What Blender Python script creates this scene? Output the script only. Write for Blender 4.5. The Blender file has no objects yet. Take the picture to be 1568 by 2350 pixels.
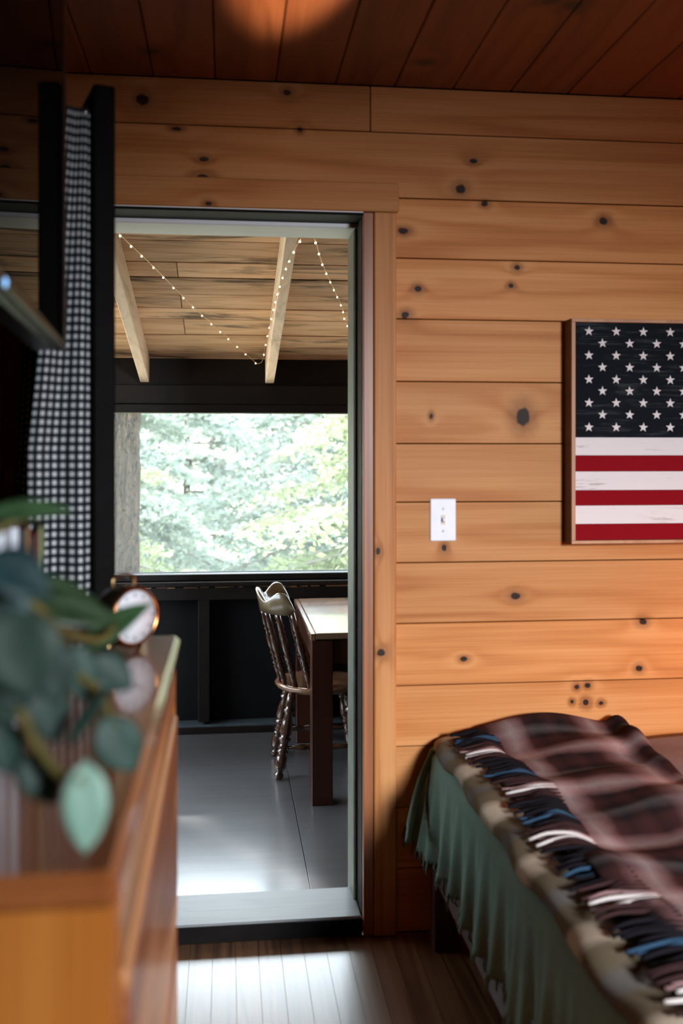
import bpy, bmesh, math, random
import numpy as np
from mathutils import Vector, Matrix, Euler

random.seed(7)
SC = bpy.context.scene
COL = SC.collection
R = math.radians

# ------------------------------------------------------------------ camera
cam_d = bpy.data.cameras.new('camera')
cam = bpy.data.objects.new('camera', cam_d)
COL.objects.link(cam)
cam.location = (0, 0, 1.29)
cam.rotation_euler = (R(90), 0, R(-6.6))
cam_d.sensor_fit = 'VERTICAL'
cam_d.sensor_height = 36.0
cam_d.sensor_width = 24.0
cam_d.lens = 35.0
cam_d.shift_y = -0.0574
cam_d.clip_start = 0.02
cam_d.dof.use_dof = True
cam_d.dof.focus_distance = 3.9
cam_d.dof.aperture_fstop = 2.8
SC.camera = cam

# ------------------------------------------------------------------ world, sun, daylight, exposure
world = bpy.data.worlds.new('sky')
SC.world = world
world.use_nodes = True
bg = world.node_tree.nodes['Background']
bg.inputs[0].default_value = (0.80, 0.92, 1.0, 1)
bg.inputs[1].default_value = 11.0

def light(name, kind, loc, power, color, target=None, **kw):
    d = bpy.data.lights.new(name, kind)
    d.energy = power
    d.color = color
    for k, v in kw.items():
        setattr(d, k, v)
    o = bpy.data.objects.new(name, d)
    COL.objects.link(o)
    o.location = loc
    if target is not None:
        o.rotation_euler = (Vector(target) - Vector(loc)).to_track_quat('-Z', 'Y').to_euler()
    return o

light('sun', 'SUN', (-4, 8, 8), 15.0, (1.0, 0.95, 0.86), target=(-4 + 0.45, 8 - 0.80, 8 - 0.55), angle=R(0.9))
# daylight through the window in the wall behind the camera
light('window_daylight', 'AREA', (1.50, -1.66, 1.68), 50.0, (0.90, 0.94, 1.0), target=(0.62, 2.6, -0.34),
      shape='RECTANGLE', size=0.46, size_y=0.56, spread=R(67))

SC.view_settings.view_transform = 'Standard'
SC.view_settings.look = 'None'
SC.view_settings.exposure = 0.0
SC.view_settings.gamma = 1.0
SC.view_settings.use_curve_mapping = False
SC.cycles.use_denoising = True
SC.cycles.max_bounces = 6
SC.cycles.diffuse_bounces = 3
SC.cycles.glossy_bounces = 4
SC.cycles.transparent_max_bounces = 8
SC.cycles.use_adaptive_sampling = True
SC.cycles.adaptive_threshold = 0.045
SC.cycles.caustics_reflective = False
SC.cycles.caustics_refractive = False
SC.cycles.sample_clamp_indirect = 6.0

# ================================================================== materials
class NT:
    def __init__(s, name):
        s.m = bpy.data.materials.new(name)
        s.m.use_nodes = True
        s.t = s.m.node_tree
        s.b = s.t.nodes['Principled BSDF']
        s.out = s.t.nodes['Material Output']
    def n(s, typ, **kw):
        nd = s.t.nodes.new(typ)
        for k, v in kw.items():
            setattr(nd, k, v)
        return nd
    def l(s, a, b):
        s.t.links.new(a, b)
    def put(s, sock, v):
        if isinstance(v, (int, float)):
            sock.default_value = v
        elif isinstance(v, (tuple, list)):
            sock.default_value = v
        else:
            s.l(v, sock)
    def math(s, op, a, b=None, c=None, clamp=False):
        nd = s.n('ShaderNodeMath', operation=op, use_clamp=clamp)
        s.put(nd.inputs[0], a)
        if b is not None: s.put(nd.inputs[1], b)
        if c is not None: s.put(nd.inputs[2], c)
        return nd.outputs[0]
    def vmath(s, op, a, b=None):
        nd = s.n('ShaderNodeVectorMath', operation=op)
        s.put(nd.inputs[0], a)
        if b is not None: s.put(nd.inputs[1], b)
        return nd.outputs[1] if op in ('LENGTH', 'DISTANCE', 'DOT_PRODUCT') else nd.outputs[0]
    def noise(s, vec, scale=1.0, detail=2.0, rough=0.5, dist=0.0):
        nd = s.n('ShaderNodeTexNoise')
        s.put(nd.inputs['Vector'], vec)
        nd.inputs['Scale'].default_value = scale
        nd.inputs['Detail'].default_value = detail
        nd.inputs['Roughness'].default_value = rough
        nd.inputs['Distortion'].default_value = dist
        return nd.outputs[0]
    def ramp(s, fac, stops, interp='LINEAR'):
        nd = s.n('ShaderNodeValToRGB')
        e = nd.color_ramp.elements
        while len(e) < len(stops): e.new(0.5)
        nd.color_ramp.interpolation = interp
        for i, (p, c) in enumerate(stops):
            e[i].position = p
            e[i].color = tuple(c) + (1,) if len(c) == 3 else c
        s.put(nd.inputs[0], fac)
        return nd.outputs[0]
    def mix(s, fac, a, b, mode='MIX'):
        nd = s.n('ShaderNodeMix', data_type='RGBA', blend_type=mode)
        s.put(nd.inputs[0], fac)
        s.put(nd.inputs[6], a if not isinstance(a, tuple) or len(a) == 4 else a + (1,))
        s.put(nd.inputs[7], b if not isinstance(b, tuple) or len(b) == 4 else b + (1,))
        return nd.outputs[2]
    def smooth(s, x, a, b):
        nd = s.n('ShaderNodeMapRange', interpolation_type='SMOOTHSTEP')
        s.put(nd.inputs[0], x)
        nd.inputs[1].default_value = a
        nd.inputs[2].default_value = b
        return nd.outputs[0]
    def pos(s):
        return s.n('ShaderNodeNewGeometry').outputs['Position']
    def obj(s):
        return s.n('ShaderNodeTexCoord').outputs['Object']
    def rnd(s):
        return s.n('ShaderNodeObjectInfo').outputs['Random']
    def bump(s, h, strength=0.2, dist=0.01):
        nd = s.n('ShaderNodeBump')
        nd.inputs['Strength'].default_value = strength
        nd.inputs['Distance'].default_value = dist
        s.l(h, nd.inputs['Height'])
        s.l(nd.outputs[0], s.b.inputs['Normal'])
    def set(s, **kw):
        al = dict(rough='Roughness', metal='Metallic', coat='Coat Weight', coatr='Coat Roughness', ior='IOR',
                  coatior='Coat IOR', sheen='Sheen Weight', spec='Specular IOR Level', trans='Transmission Weight',
                  sss='Subsurface Weight')
        for k, v in kw.items():
            s.put(s.b.inputs[al[k]], v)
        return s

def plain(name, col, rough=0.5, var=0.12, scale=30.0, bump=0.0, **kw):
    t = NT(name)
    p = t.obj()
    f = t.noise(p, scale, 4, 0.6)
    lo = tuple(c * (1 - var) for c in col)
    hi = tuple(min(1, c * (1 + var)) for c in col)
    t.l(t.ramp(f, [(0.3, lo), (0.7, hi)]), t.b.inputs['Base Color'])
    t.set(**{'rough': rough, 'spec': 0.25, **kw})
    if bump: t.bump(f, bump, 0.004)
    return t.m

def wood(name, light_c, mid_c, dark_c, axis, rough=0.45, knots=(), kaxes=(0, 2), freq=34.0, rings=0.45, across=7.0,
         along=0.55, vary=0.32, bump=0.05, stain=0.0, knot_c=(0.022, 0.010, 0.006), local=False, fine=0.5, **kw):
    """grain running along one axis, cathedral rings, optional knots and old stains"""
    t = NT(name)
    p0 = t.obj() if local else t.pos()
    r = t.rnd()
    off = t.n('ShaderNodeCombineXYZ')
    for i, k in enumerate((17.0, 31.0, 23.0)):
        t.l(t.math('MULTIPLY', r, k), off.inputs[i])
    p = t.vmath('ADD', p0, off.outputs[0])
    def sc(al, ac):
        v = [ac, ac, ac]
        v[axis] = al
        return t.vmath('MULTIPLY', p, tuple(v))
    n1 = t.noise(sc(along, across), 1.0, 1.5, 0.45, 0.25)
    ph = t.math('MULTIPLY', n1, freq)
    dmin = None
    if knots:
        sep = t.n('ShaderNodeSeparateXYZ')
        t.l(t.pos(), sep.inputs[0])
        wob = t.noise(t.vmath('MULTIPLY', t.pos(), (60.0, 60.0, 60.0)), 1.0, 1, 0.5)
        for (ka, kb, ra, rb) in knots:
            a = t.math('MULTIPLY', t.math('SUBTRACT', sep.outputs[kaxes[0]], ka), 1.0 / ra)
            b = t.math('MULTIPLY', t.math('SUBTRACT', sep.outputs[kaxes[1]], kb), 1.0 / rb)
            d = t.math('SQRT', t.math('ADD', t.math('MULTIPLY', a, a), t.math('MULTIPLY', b, b)))
            dmin = d if dmin is None else t.math('MINIMUM', dmin, d)
        dmin = t.math('ADD', dmin, t.math('MULTIPLY', t.math('SUBTRACT', wob, 0.5), 0.7))
        ph = t.math('ADD', ph, t.math('MULTIPLY', t.math('POWER', 2.718, t.math('MULTIPLY', dmin, -0.45)), 9.0))
    s1 = t.math('ADD', t.math('MULTIPLY', t.math('SINE', ph), 0.5), 0.5)
    s1 = t.math('POWER', s1, 2.2)
    fine_n = t.noise(sc(2.5, 190.0), 1.0, 2, 0.6)
    broad = t.noise(sc(0.7, 9.0), 1.0, 3, 0.55, 0.6)
    f = t.math('ADD', t.math('MULTIPLY', s1, rings * 0.55), t.math('MULTIPLY', broad, 0.62))
    f = t.math('ADD', f, t.math('MULTIPLY', t.math('SUBTRACT', fine_n, 0.5), fine))
    col = t.ramp(f, [(0.18, light_c), (0.48, mid_c), (0.90, dark_c)])
    if stain:
        sn = t.noise(t.vmath('ADD', sc(1.2, 7.0), (9.0, 4.0, 2.0)), 1.0, 5, 0.65, 0.5)
        col = t.mix(t.math('MULTIPLY', t.smooth(sn, 0.52, 0.68), stain), col, (0.035, 0.018, 0.010))
    hsv = t.n('ShaderNodeHueSaturation')
    t.l(t.math('ADD', t.math('MULTIPLY', r, vary), 1.0 - vary * 0.5), hsv.inputs['Value'])
    t.l(col, hsv.inputs['Color'])
    col = hsv.outputs[0]
    if dmin is not None:
        col = t.mix(t.math('MULTIPLY', t.smooth(dmin, 3.6, 0.9), 0.55), col, tuple(c * 0.5 for c in dark_c))
        col = t.mix(t.smooth(dmin, 1.2, 0.75), col, knot_c)
    t.l(col, t.b.inputs['Base Color'])
    t.set(rough=rough, **kw)
    if bump:
        t.bump(t.math('ADD', fine_n, t.math('MULTIPLY', s1, 0.5)), bump, 0.003)
    return t.m

M = {}
WALL_KNOTS = [(-0.218, 2.214, 0.0164, 0.0152), (0.161, 2.248, 0.0105, 0.0082), (0.194, 2.151, 0.007, 0.007),
    (-0.062, 2.015, 0.0164, 0.0094), (-0.059, 2.064, 0.0117, 0.007), (-0.13, 2.141, 0.0117, 0.0047),
    (-0.047, 1.944, 0.0094, 0.0059), (0.667, 2.083, 0.0105, 0.007), (0.632, 2.006, 0.014, 0.0117),
    (0.699, 1.969, 0.0094, 0.007), (1.035, 1.931, 0.0117, 0.0105), (0.473, 1.889, 0.014, 0.0082),
    (0.789, 1.797, 0.0082, 0.007), (0.514, 1.734, 0.0094, 0.0082), (0.772, 1.747, 0.007, 0.0059),
    (0.479, 1.662, 0.0117, 0.0094), (0.805, 1.389, 0.0187, 0.0234), (0.55, 1.39, 0.0047, 0.007),
    (0.586, 1.034, 0.007, 0.0094), (0.784, 0.9, 0.0129, 0.0094), (0.64, 0.732, 0.0094, 0.0059),
    (1.147, 0.823, 0.0117, 0.0082), (1.136, 0.694, 0.0094, 0.0082), (0.957, 0.648, 0.007, 0.007),
    (0.988, 0.651, 0.0082, 0.007), (0.983, 0.604, 0.0094, 0.0094), (0.944, 0.607, 0.0059, 0.0059), (1.026, 0.601, 0.007, 0.0059)]
PINE = ((0.62, 0.285, 0.105), (0.52, 0.205, 0.062), (0.32, 0.098, 0.024))
M['pine_wall'] = wood('varnished knotty pine', *PINE, axis=0, rough=0.5, spec=0.14, freq=30)
def pine_board(x0, x1, z0, z1):
    ks = [k for k in WALL_KNOTS if x0 < k[0] < x1 and z0 - 0.02 < k[1] < z1 + 0.02]
    return wood('knotty pine board', *PINE, axis=0, rough=0.5, spec=0.14, knots=ks, freq=30) if ks else M['pine_wall']
M['pine_casing'] = wood('pine casing', *PINE, axis=2, rough=0.5, spec=0.2, across=14, freq=26,
                        knots=[(0.41, 0.758, 0.012, 0.010), (0.402, 1.028, 0.006, 0.010)])
M['pine_head'] = wood('pine head casing', *PINE, axis=0, rough=0.5, spec=0.14, knots=[(-0.047, 1.944, 0.0094, 0.0059)])
M['jamb_edge'] = wood('red stained pine', (0.40, 0.15, 0.05), (0.30, 0.10, 0.032), (0.17, 0.05, 0.015), axis=2, rough=0.4, across=14)
M['pine_ceiling'] = wood('stained pine ceiling', (0.24, 0.075, 0.026), (0.17, 0.048, 0.016), (0.09, 0.022, 0.007), axis=1, rough=0.38,
                         kaxes=(0, 1), knots=[(0.70, 2.10, 0.018, 0.018), (0.76, 2.12, 0.022, 0.02), (-0.18, 2.48, 0.016, 0.014), (0.50, 2.47, 0.02, 0.014)])
M['dark_wall'] = wood('dark boards', (0.075, 0.040, 0.024), (0.05, 0.025, 0.015), (0.03, 0.014, 0.008), axis=1, rough=0.5)  # left wall boards, coloured very dark throughout
M['gap'] = plain('dark board backing', (0.014, 0.008, 0.005), 0.9)
M['oak_floor'] = wood('dark varnished floor strips', (0.17, 0.085, 0.042), (0.115, 0.052, 0.024), (0.05, 0.020, 0.010), axis=1, rough=0.34,
                      across=11, freq=42, rings=0.9, bump=0.10, coat=1.0, coatr=0.26, coatior=2.25)
M['porch_ceiling'] = wood('rough sawn porch boards', (0.84, 0.56, 0.37), (0.70, 0.42, 0.25), (0.33, 0.16, 0.075), axis=0, rough=0.85,
                          across=9, along=1.1, freq=30, vary=0.45, bump=0.3, stain=0.9)
M['joist'] = wood('pale sawn joist', (0.88, 0.70, 0.57), (0.80, 0.61, 0.48), (0.62, 0.43, 0.31), axis=1, rough=0.8, across=12, stain=0.35, bump=0.2)
M['porch_dark'] = plain('dark brown porch paint', (0.0085, 0.0058, 0.0048), 0.5, 0.3, 12, bump=0.1, spec=0.25)
M['porch_black'] = plain('black porch paint', (0.005, 0.005, 0.006), 0.6, 0.3, 8, bump=0.1, spec=0.2)
M['peel'] = plain('bare wood where paint has peeled', (0.34, 0.19, 0.10), 0.8, 0.4, 40)

t = NT('grey painted porch floor')
p = t.pos()
g = t.noise(t.vmath('MULTIPLY', p, (1.5, 14, 1)), 2.0, 5, 0.6)
g2 = t.noise(p, 3.0, 4, 0.6)
t.l(t.ramp(t.math('ADD', t.math('MULTIPLY', g, 0.5), t.math('MULTIPLY', g2, 0.5)), [(0.3, (0.085, 0.086, 0.094)), (0.7, (0.14, 0.141, 0.15))]), t.b.inputs['Base Color'])
t.b.inputs['Roughness'].default_value = 0.34
t.set(coat=1.0, coatr=0.20, coatior=2.1)
t.bump(g, 0.12, 0.004)
M['porch_floor'] = t.m

M['white_paint'] = wood('weathered white paint', (0.92, 0.93, 0.95), (0.86, 0.88, 0.91), (0.55, 0.55, 0.55), axis=0, rough=0.55, rings=0.15, along=2, vary=0.05)
M['sill_paint'] = wood('worn grey sill paint', (0.26, 0.275, 0.28), (0.20, 0.215, 0.22), (0.11, 0.115, 0.115), axis=0, rough=0.5, rings=0.2, along=2, vary=0.05, coat=0.3, coatr=0.3)
M['olive_paint'] = plain('dull olive paint', (0.13, 0.138, 0.112), 0.5, 0.2, 15)
M['black_paint_and_shade'] = plain('black paint and shade', (0.006, 0.005, 0.005), 0.6, 0.3, 20, spec=0.1)  # black of the jamb stops; also carries shade on riser and head
M['dark_door'] = plain('black brown door paint', (0.0035, 0.0030, 0.0032), 0.6, 0.3, 25, spec=0.05)
M['dresser'] = wood('honey pine dresser', (0.40, 0.145, 0.026), (0.31, 0.098, 0.014), (0.17, 0.043, 0.006), axis=2, rough=0.4, local=True, coat=0.15, coatr=0.2, spec=0.3, vary=0.05)
M['dresser_top'] = wood('varnished dresser top', (0.26, 0.085, 0.026), (0.19, 0.055, 0.015), (0.10, 0.025, 0.007), axis=1, rough=0.3, spec=0.2, local=True, coat=1.0, coatr=0.08, coatior=1.38, vary=0.05)
M['drawer'] = wood('knotty drawer front', (0.62, 0.34, 0.17), (0.44, 0.19, 0.075), (0.20, 0.06, 0.02), axis=1, rough=0.45, local=True, coat=0.15, coatr=0.2, rings=1.1, freq=24, vary=0.15, stain=0.6)
M['table'] = wood('red brown table wood', (0.065, 0.020, 0.011), (0.047, 0.0135, 0.0072), (0.025, 0.007, 0.004), axis=2, rough=0.3, local=True, across=16, coat=0.15, coatr=0.15, spec=0.3, vary=0.05)
M['table_top'] = wood('varnished table top', (0.34, 0.20, 0.12), (0.27, 0.15, 0.085), (0.16, 0.08, 0.04), axis=0, rough=0.25, local=True, coat=1.0, coatr=0.08, coatior=1.9, vary=0.05)
M['chair'] = wood('dark turned chair wood', (0.085, 0.034, 0.016), (0.06, 0.022, 0.010), (0.032, 0.011, 0.006), axis=2, rough=0.22, local=True, coat=1.0, coatr=0.06, vary=0.05)
M['crest'] = wood('worn pale crest wood', (0.17, 0.12, 0.065), (0.13, 0.088, 0.045), (0.075, 0.047, 0.022), axis=1, rough=0.3, local=True, across=30, along=3, coat=0.8, coatr=0.1, vary=0.05)
M['seat'] = wood('worn chair seat', (0.30, 0.155, 0.08), (0.22, 0.10, 0.05), (0.11, 0.045, 0.02), axis=0, rough=0.25, local=True, coat=1.0, coatr=0.08, vary=0.05)
M['frame_wood'] = wood('thin pine picture frame', (0.50, 0.25, 0.12), (0.42, 0.19, 0.085), (0.28, 0.11, 0.04), axis=2, rough=0.5, vary=0.05)
M['frame_dark'] = plain('dark frame side', (0.10, 0.035, 0.015), 0.5)
M['bed_wood'] = plain('dark brown bed wood', (0.045, 0.019, 0.015), 0.5, 0.2, spec=0.1)
M['brass'] = plain('aged brass', (0.32, 0.22, 0.10), 0.28, 0.1, metal=1.0)
M['steel'] = plain('brushed steel', (0.55, 0.55, 0.55), 0.3, 0.1, metal=1.0)
M['copper'] = plain('copper', (0.62, 0.26, 0.10), 0.25, 0.1, metal=1.0)
M['white_plastic'] = plain('white plastic', (0.78, 0.79, 0.84), 0.35, 0.03)
M['cream'] = plain('cream paper', (0.70, 0.66, 0.55), 0.7, 0.06)
M['black_plastic'] = plain('black plastic', (0.008, 0.008, 0.008), 0.35, 0.2)

t = NT('black glass screen')
t.b.inputs['Base Color'].default_value = (0.003, 0.003, 0.003, 1)
t.set(rough=t.math('MULTIPLY', t.noise(t.obj(), 3.0), 0.02), ior=1.045)
M['screen'] = t.m

def painted(name, col, worn, amount=0.5, thresh=0.6, rough=0.8):
    t = NT(name)
    p = t.pos()
    a = t.noise(t.vmath('MULTIPLY', p, (9, 9, 160)), 1.0, 4, 0.7)
    b = t.noise(p, 7.0, 4, 0.6)
    f = t.smooth(t.math('ADD', t.math('MULTIPLY', a, 0.7), t.math('MULTIPLY', b, 0.4)), thresh, thresh + 0.13)
    t.l(t.mix(t.math('MULTIPLY', f, amount), col, worn), t.b.inputs['Base Color'])
    t.set(rough=rough, spec=0.08)
    t.bump(a, 0.15, 0.002)
    return t.m
M['flag_blue'] = painted('faded navy paint', (0.006, 0.008, 0.011), (0.035, 0.040, 0.044), 0.8, 0.56)
M['flag_red'] = painted('faded red paint', (0.22, 0.003, 0.008), (0.09, 0.006, 0.008), 0.5, 0.64)
M['flag_white'] = painted('faded white paint', (0.72, 0.66, 0.65), (0.30, 0.25, 0.23), 0.7, 0.62)

def cloth(name, col, scale=300.0, var=0.25, sheen=0.2):
    t = NT(name)
    p = t.obj()
    f = t.noise(p, scale, 3, 0.7)
    g = t.noise(p, 9.0, 3, 0.6)
    f = t.math('ADD', t.math('MULTIPLY', f, 0.6), t.math('MULTIPLY', g, 0.4))
    t.l(t.ramp(f, [(0.3, tuple(c * (1 - var) for c in col)), (0.7, tuple(min(1, c * (1 + var)) for c in col))]), t.b.inputs['Base Color'])
    t.set(rough=1.0, spec=0.05)
    t.bump(f, 0.4, 0.003)
    return t.m
M['green_cloth'] = cloth('sage green woven cloth', (0.135, 0.20, 0.165), 260)
M['mauve_cloth'] = cloth('mauve grey knit', (0.21, 0.155, 0.15), 220)
M['mattress'] = cloth('mattress ticking', (0.35, 0.33, 0.30))
for nm, c in dict(cream=(0.46, 0.41, 0.39), blue=(0.022, 0.050, 0.085), black=(0.008, 0.007, 0.009), brown=(0.030, 0.014, 0.014), pink=(0.20, 0.115, 0.115)).items():
    M['yarn_' + nm] = cloth('%s wool yarn' % nm, c, 500, 0.3, 0.4)

def plaid(name, along_stops, across_stops, period, xperiod, k=0.5, x0=0.0, y0=0.0):
    t = NT(name)
    sep = t.n('ShaderNodeSeparateXYZ')
    wob = t.n('ShaderNodeTexNoise'); wob.inputs['Scale'].default_value = 14.0
    p = t.pos()
    t.l(p, wob.inputs['Vector'])
    w = t.vmath('ADD', p, t.vmath('MULTIPLY', t.vmath('SUBTRACT', wob.outputs['Color'], (0.5, 0.5, 0.5)), (0.03, 0.03, 0.0)))
    t.l(w, sep.inputs[0])
    fy = t.math('FRACT', t.math('MULTIPLY', t.math('SUBTRACT', sep.outputs[1], y0), 1.0 / period))
    fx = t.math('FRACT', t.math('MULTIPLY', t.math('SUBTRACT', sep.outputs[0], x0), 1.0 / xperiod))
    a = t.ramp(fy, along_stops)
    b = t.ramp(fx, across_stops)
    col = t.mix(k, a, b)
    f = t.noise(t.obj(), 260.0, 4, 0.7)
    col = t.mix(t.math('MULTIPLY', f, 0.55), col, (0.01, 0.008, 0.008))
    t.l(col, t.b.inputs['Base Color'])
    t.set(rough=1.0, spec=0.05)
    t.bump(f, 0.6, 0.006)
    return t.m
DK, BR, PK, CR, GY, BL = (0.010, 0.008, 0.009), (0.060, 0.021, 0.020), (0.34, 0.185, 0.185), (0.58, 0.45, 0.44), (0.13, 0.13, 0.13), (0.07, 0.085, 0.10)
M['plaid'] = plaid('mauve and charcoal plaid wool',
    [(0.0, CR), (0.10, PK), (0.18, BR), (0.32, BR), (0.40, DK), (0.50, GY), (0.58, DK), (0.70, BR), (0.84, DK), (0.92, PK), (1.0, CR)],
    [(0.0, DK), (0.15, BR), (0.30, PK), (0.42, CR), (0.52, PK), (0.60, BR), (0.75, DK), (0.9, BR), (1.0, DK)], 0.272, 0.23, 0.5, 0.64, 2.66)
OL, TN = (0.135, 0.105, 0.060), (0.62, 0.50, 0.38)
M['plaid_edge'] = plaid('cream and olive checked wool',
    [(0.0, TN), (0.16, TN), (0.26, OL), (0.45, OL), (0.52, GY), (0.64, GY), (0.74, OL), (0.90, OL), (1.0, TN)],
    [(0.0, OL), (0.5, TN), (1.0, OL)], 0.272, 0.3, 0.18, 0.5, 2.58)

# gingham: checks laid out on the cloth's own surface coordinates
t = NT('black and white gingham cotton')
uv = t.n('ShaderNodeTexCoord').outputs['UV']
sep = t.n('ShaderNodeSeparateXYZ')
t.l(uv, sep.inputs[0])
a = t.math('GREATER_THAN', t.math('FRACT', t.math('MULTIPLY', sep.outputs[0], 1 / 0.0150)), 0.5)
b = t.math('GREATER_THAN', t.math('FRACT', t.math('MULTIPLY', sep.outputs[1], 1 / 0.0150)), 0.5)
s2 = t.math('ADD', a, b)
t.l(t.ramp(t.math('MULTIPLY', s2, 0.5), [(0.0, (0.008, 0.010, 0.013)), (0.4, (0.035, 0.042, 0.052)), (0.9, (0.58, 0.60, 0.61))], 'CONSTANT'), t.b.inputs['Base Color'])
t.set(rough=0.9, spec=0.1)
M['gingham'] = t.m

def leafmat(name, col, col2, trans=0.45, rough=0.5, scale=40.0):
    t = NT(name)
    f = t.noise(t.pos(), scale, 4, 0.6)
    r = t.rnd()
    c = t.ramp(t.math('ADD', t.math('MULTIPLY', f, 0.8), t.math('MULTIPLY', r, 0.25)), [(0.3, col), (0.75, col2)])
    t.l(c, t.b.inputs['Base Color'])
    t.set(rough=rough)
    tr = t.n('ShaderNodeBsdfTranslucent')
    t.l(c, tr.inputs[0])
    mx = t.n('ShaderNodeMixShader')
    mx.inputs[0].default_value = trans
    t.l(t.b.outputs[0], mx.inputs[1]); t.l(tr.outputs[0], mx.inputs[2])
    t.l(mx.outputs[0], t.out.inputs[0])
    return t.m
M['leaf_sun'] = leafmat('fresh green leaves', (0.16, 0.205, 0.105), (0.42, 0.47, 0.29), 0.45, 0.5, 1.5)
M['leaf_far'] = leafmat('hazed blue green needles', (0.15, 0.195, 0.165), (0.34, 0.40, 0.35), 0.35, 0.6, 1.2)  # distance haze is put into this pale bluish leaf colour
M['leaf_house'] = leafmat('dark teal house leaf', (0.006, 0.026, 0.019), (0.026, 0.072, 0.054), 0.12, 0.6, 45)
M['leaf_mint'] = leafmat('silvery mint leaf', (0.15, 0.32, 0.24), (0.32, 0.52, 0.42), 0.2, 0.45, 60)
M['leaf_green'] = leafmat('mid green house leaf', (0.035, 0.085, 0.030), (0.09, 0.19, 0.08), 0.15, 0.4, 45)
M['vine'] = plain('olive vine stem', (0.13, 0.11, 0.035), 0.5, 0.2)
M['terracotta'] = plain('terracotta', (0.34, 0.13, 0.07), 0.8)
M['soil'] = plain('potting soil', (0.03, 0.02, 0.015), 1.0, 0.4, 80, bump=0.5)

t = NT('furrowed bark')
p = t.pos()
v = t.n('ShaderNodeTexVoronoi', feature='DISTANCE_TO_EDGE')
wp = t.vmath('ADD', t.vmath('MULTIPLY', p, (18, 18, 3.2)), t.vmath('MULTIPLY', t.n('ShaderNodeTexNoise').outputs['Color'], (2.2, 2.2, 2.2)))
t.l(wp, v.inputs['Vector'])
f = t.noise(p, 45.0, 4, 0.7)
cr = t.smooth(v.outputs[0], 0.02, 0.14)
t.l(t.mix(cr, (0.002, 0.0015, 0.001), t.ramp(f, [(0.3, (0.036, 0.023, 0.014)), (0.7, (0.085, 0.058, 0.038))])), t.b.inputs['Base Color'])
t.set(rough=0.95)
t.bump(t.math('ADD', cr, t.math('MULTIPLY', f, 0.4)), 0.7, 0.03)
M['bark'] = t.m
M['twig'] = plain('grey twig bark', (0.20, 0.18, 0.16), 0.9, 0.2)
M['ground'] = plain('leaf covered ground', (0.44, 0.40, 0.28), 1.0, 0.4, 2.0)

# pale veil added over the view to lift it like haze; mostly see-through
t = NT('pale haze veil')
tr = t.n('ShaderNodeBsdfTransparent')
di = t.n('ShaderNodeBsdfTranslucent'); di.inputs[0].default_value = (0.85, 0.93, 0.95, 1)
mx = t.n('ShaderNodeMixShader')
wv = t.noise(t.vmath('MULTIPLY', t.obj(), (1, 1, 1)), 2.0, 3, 0.5)
t.l(t.math('ADD', t.math('MULTIPLY', wv, 0.012), 0.012), mx.inputs[0])
t.l(tr.outputs[0], mx.inputs[1]); t.l(di.outputs[0], mx.inputs[2])
t.l(mx.outputs[0], t.out.inputs[0])
M['haze_veil'] = t.m

def emit(name, col, strength):
    t = NT(name)
    t.b.inputs['Base Color'].default_value = col + (1,)
    t.b.inputs['Emission Color'].default_value = col + (1,)
    t.b.inputs['Emission Strength'].default_value = strength
    return t.m
M['bulb'] = emit('warm glowing bulb', (1.0, 0.70, 0.36), 9.0)
M['wire'] = plain('copper wire', (0.45, 0.27, 0.13), 0.35, 0.1, metal=0.6)
M['led'] = emit('blue standby light', (0.25, 0.55, 1.0), 2.2)
M['shade'] = leafmat('linen lamp shade', (0.75, 0.55, 0.30), (0.85, 0.65, 0.38), 0.5, 0.9)

# ================================================================== builders
def link(name, me, mat=None, parent=None, loc=None, rot=None, smooth=False):
    o = bpy.data.objects.new(name, me)
    COL.objects.link(o)
    if mat is not None and not me.materials:
        me.materials.append(mat)
    if parent is not None:
        o.parent = parent
    if loc is not None: o.location = loc
    if rot is not None: o.rotation_euler = rot
    if smooth:
        me.polygons.foreach_set('use_smooth', [True] * len(me.polygons))
    return o

def tag(o, label, cat, group=None, kind=None):
    o['label'] = label
    o['category'] = cat
    if group: o['group'] = group
    if kind: o['kind'] = kind
    return o

def thing(name, label, cat, loc=(0, 0, 0), rz=0.0, group=None):
    o = bpy.data.objects.new(name, None)
    COL.objects.link(o)
    o.empty_display_size = 0.05
    o.location = loc
    o.rotation_euler = (0, 0, rz)
    return tag(o, label, cat, group)

def struct(name, me=None, mat=None, label=None):
    if me is None:
        o = bpy.data.objects.new(name, None); COL.objects.link(o); o.empty_display_size = 0.05
    else:
        o = link(name, me, mat)
    o['kind'] = 'structure'
    if label: o['label'] = label
    return o

_boxes = {}
def box_me(d, bev=0.0, mat=None):
    key = (round(d[0], 4), round(d[1], 4), round(d[2], 4), bev, mat.name if mat else '')
    if key in _boxes: return _boxes[key]
    bm = bmesh.new()
    bmesh.ops.create_cube(bm, size=1.0)
    bmesh.ops.scale(bm, vec=d, verts=bm.verts)
    if bev > 0:
        bmesh.ops.bevel(bm, geom=list(bm.edges), offset=min(bev, min(d) * 0.45), segments=1, affect='EDGES')
    me = bpy.data.meshes.new('block'); bm.to_mesh(me); bm.free()
    if mat: me.materials.append(mat)
    _boxes[key] = me
    return me

def block(name, lo, hi, mat, parent=None, bev=0.002, rot=None):
    """box from corner lo to corner hi, in the parent's own coordinates"""
    d = tuple(b - a for a, b in zip(lo, hi))
    c = tuple((a + b) / 2 for a, b in zip(lo, hi))
    return link(name, box_me(d, bev, mat), mat, parent, c, rot)

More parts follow.
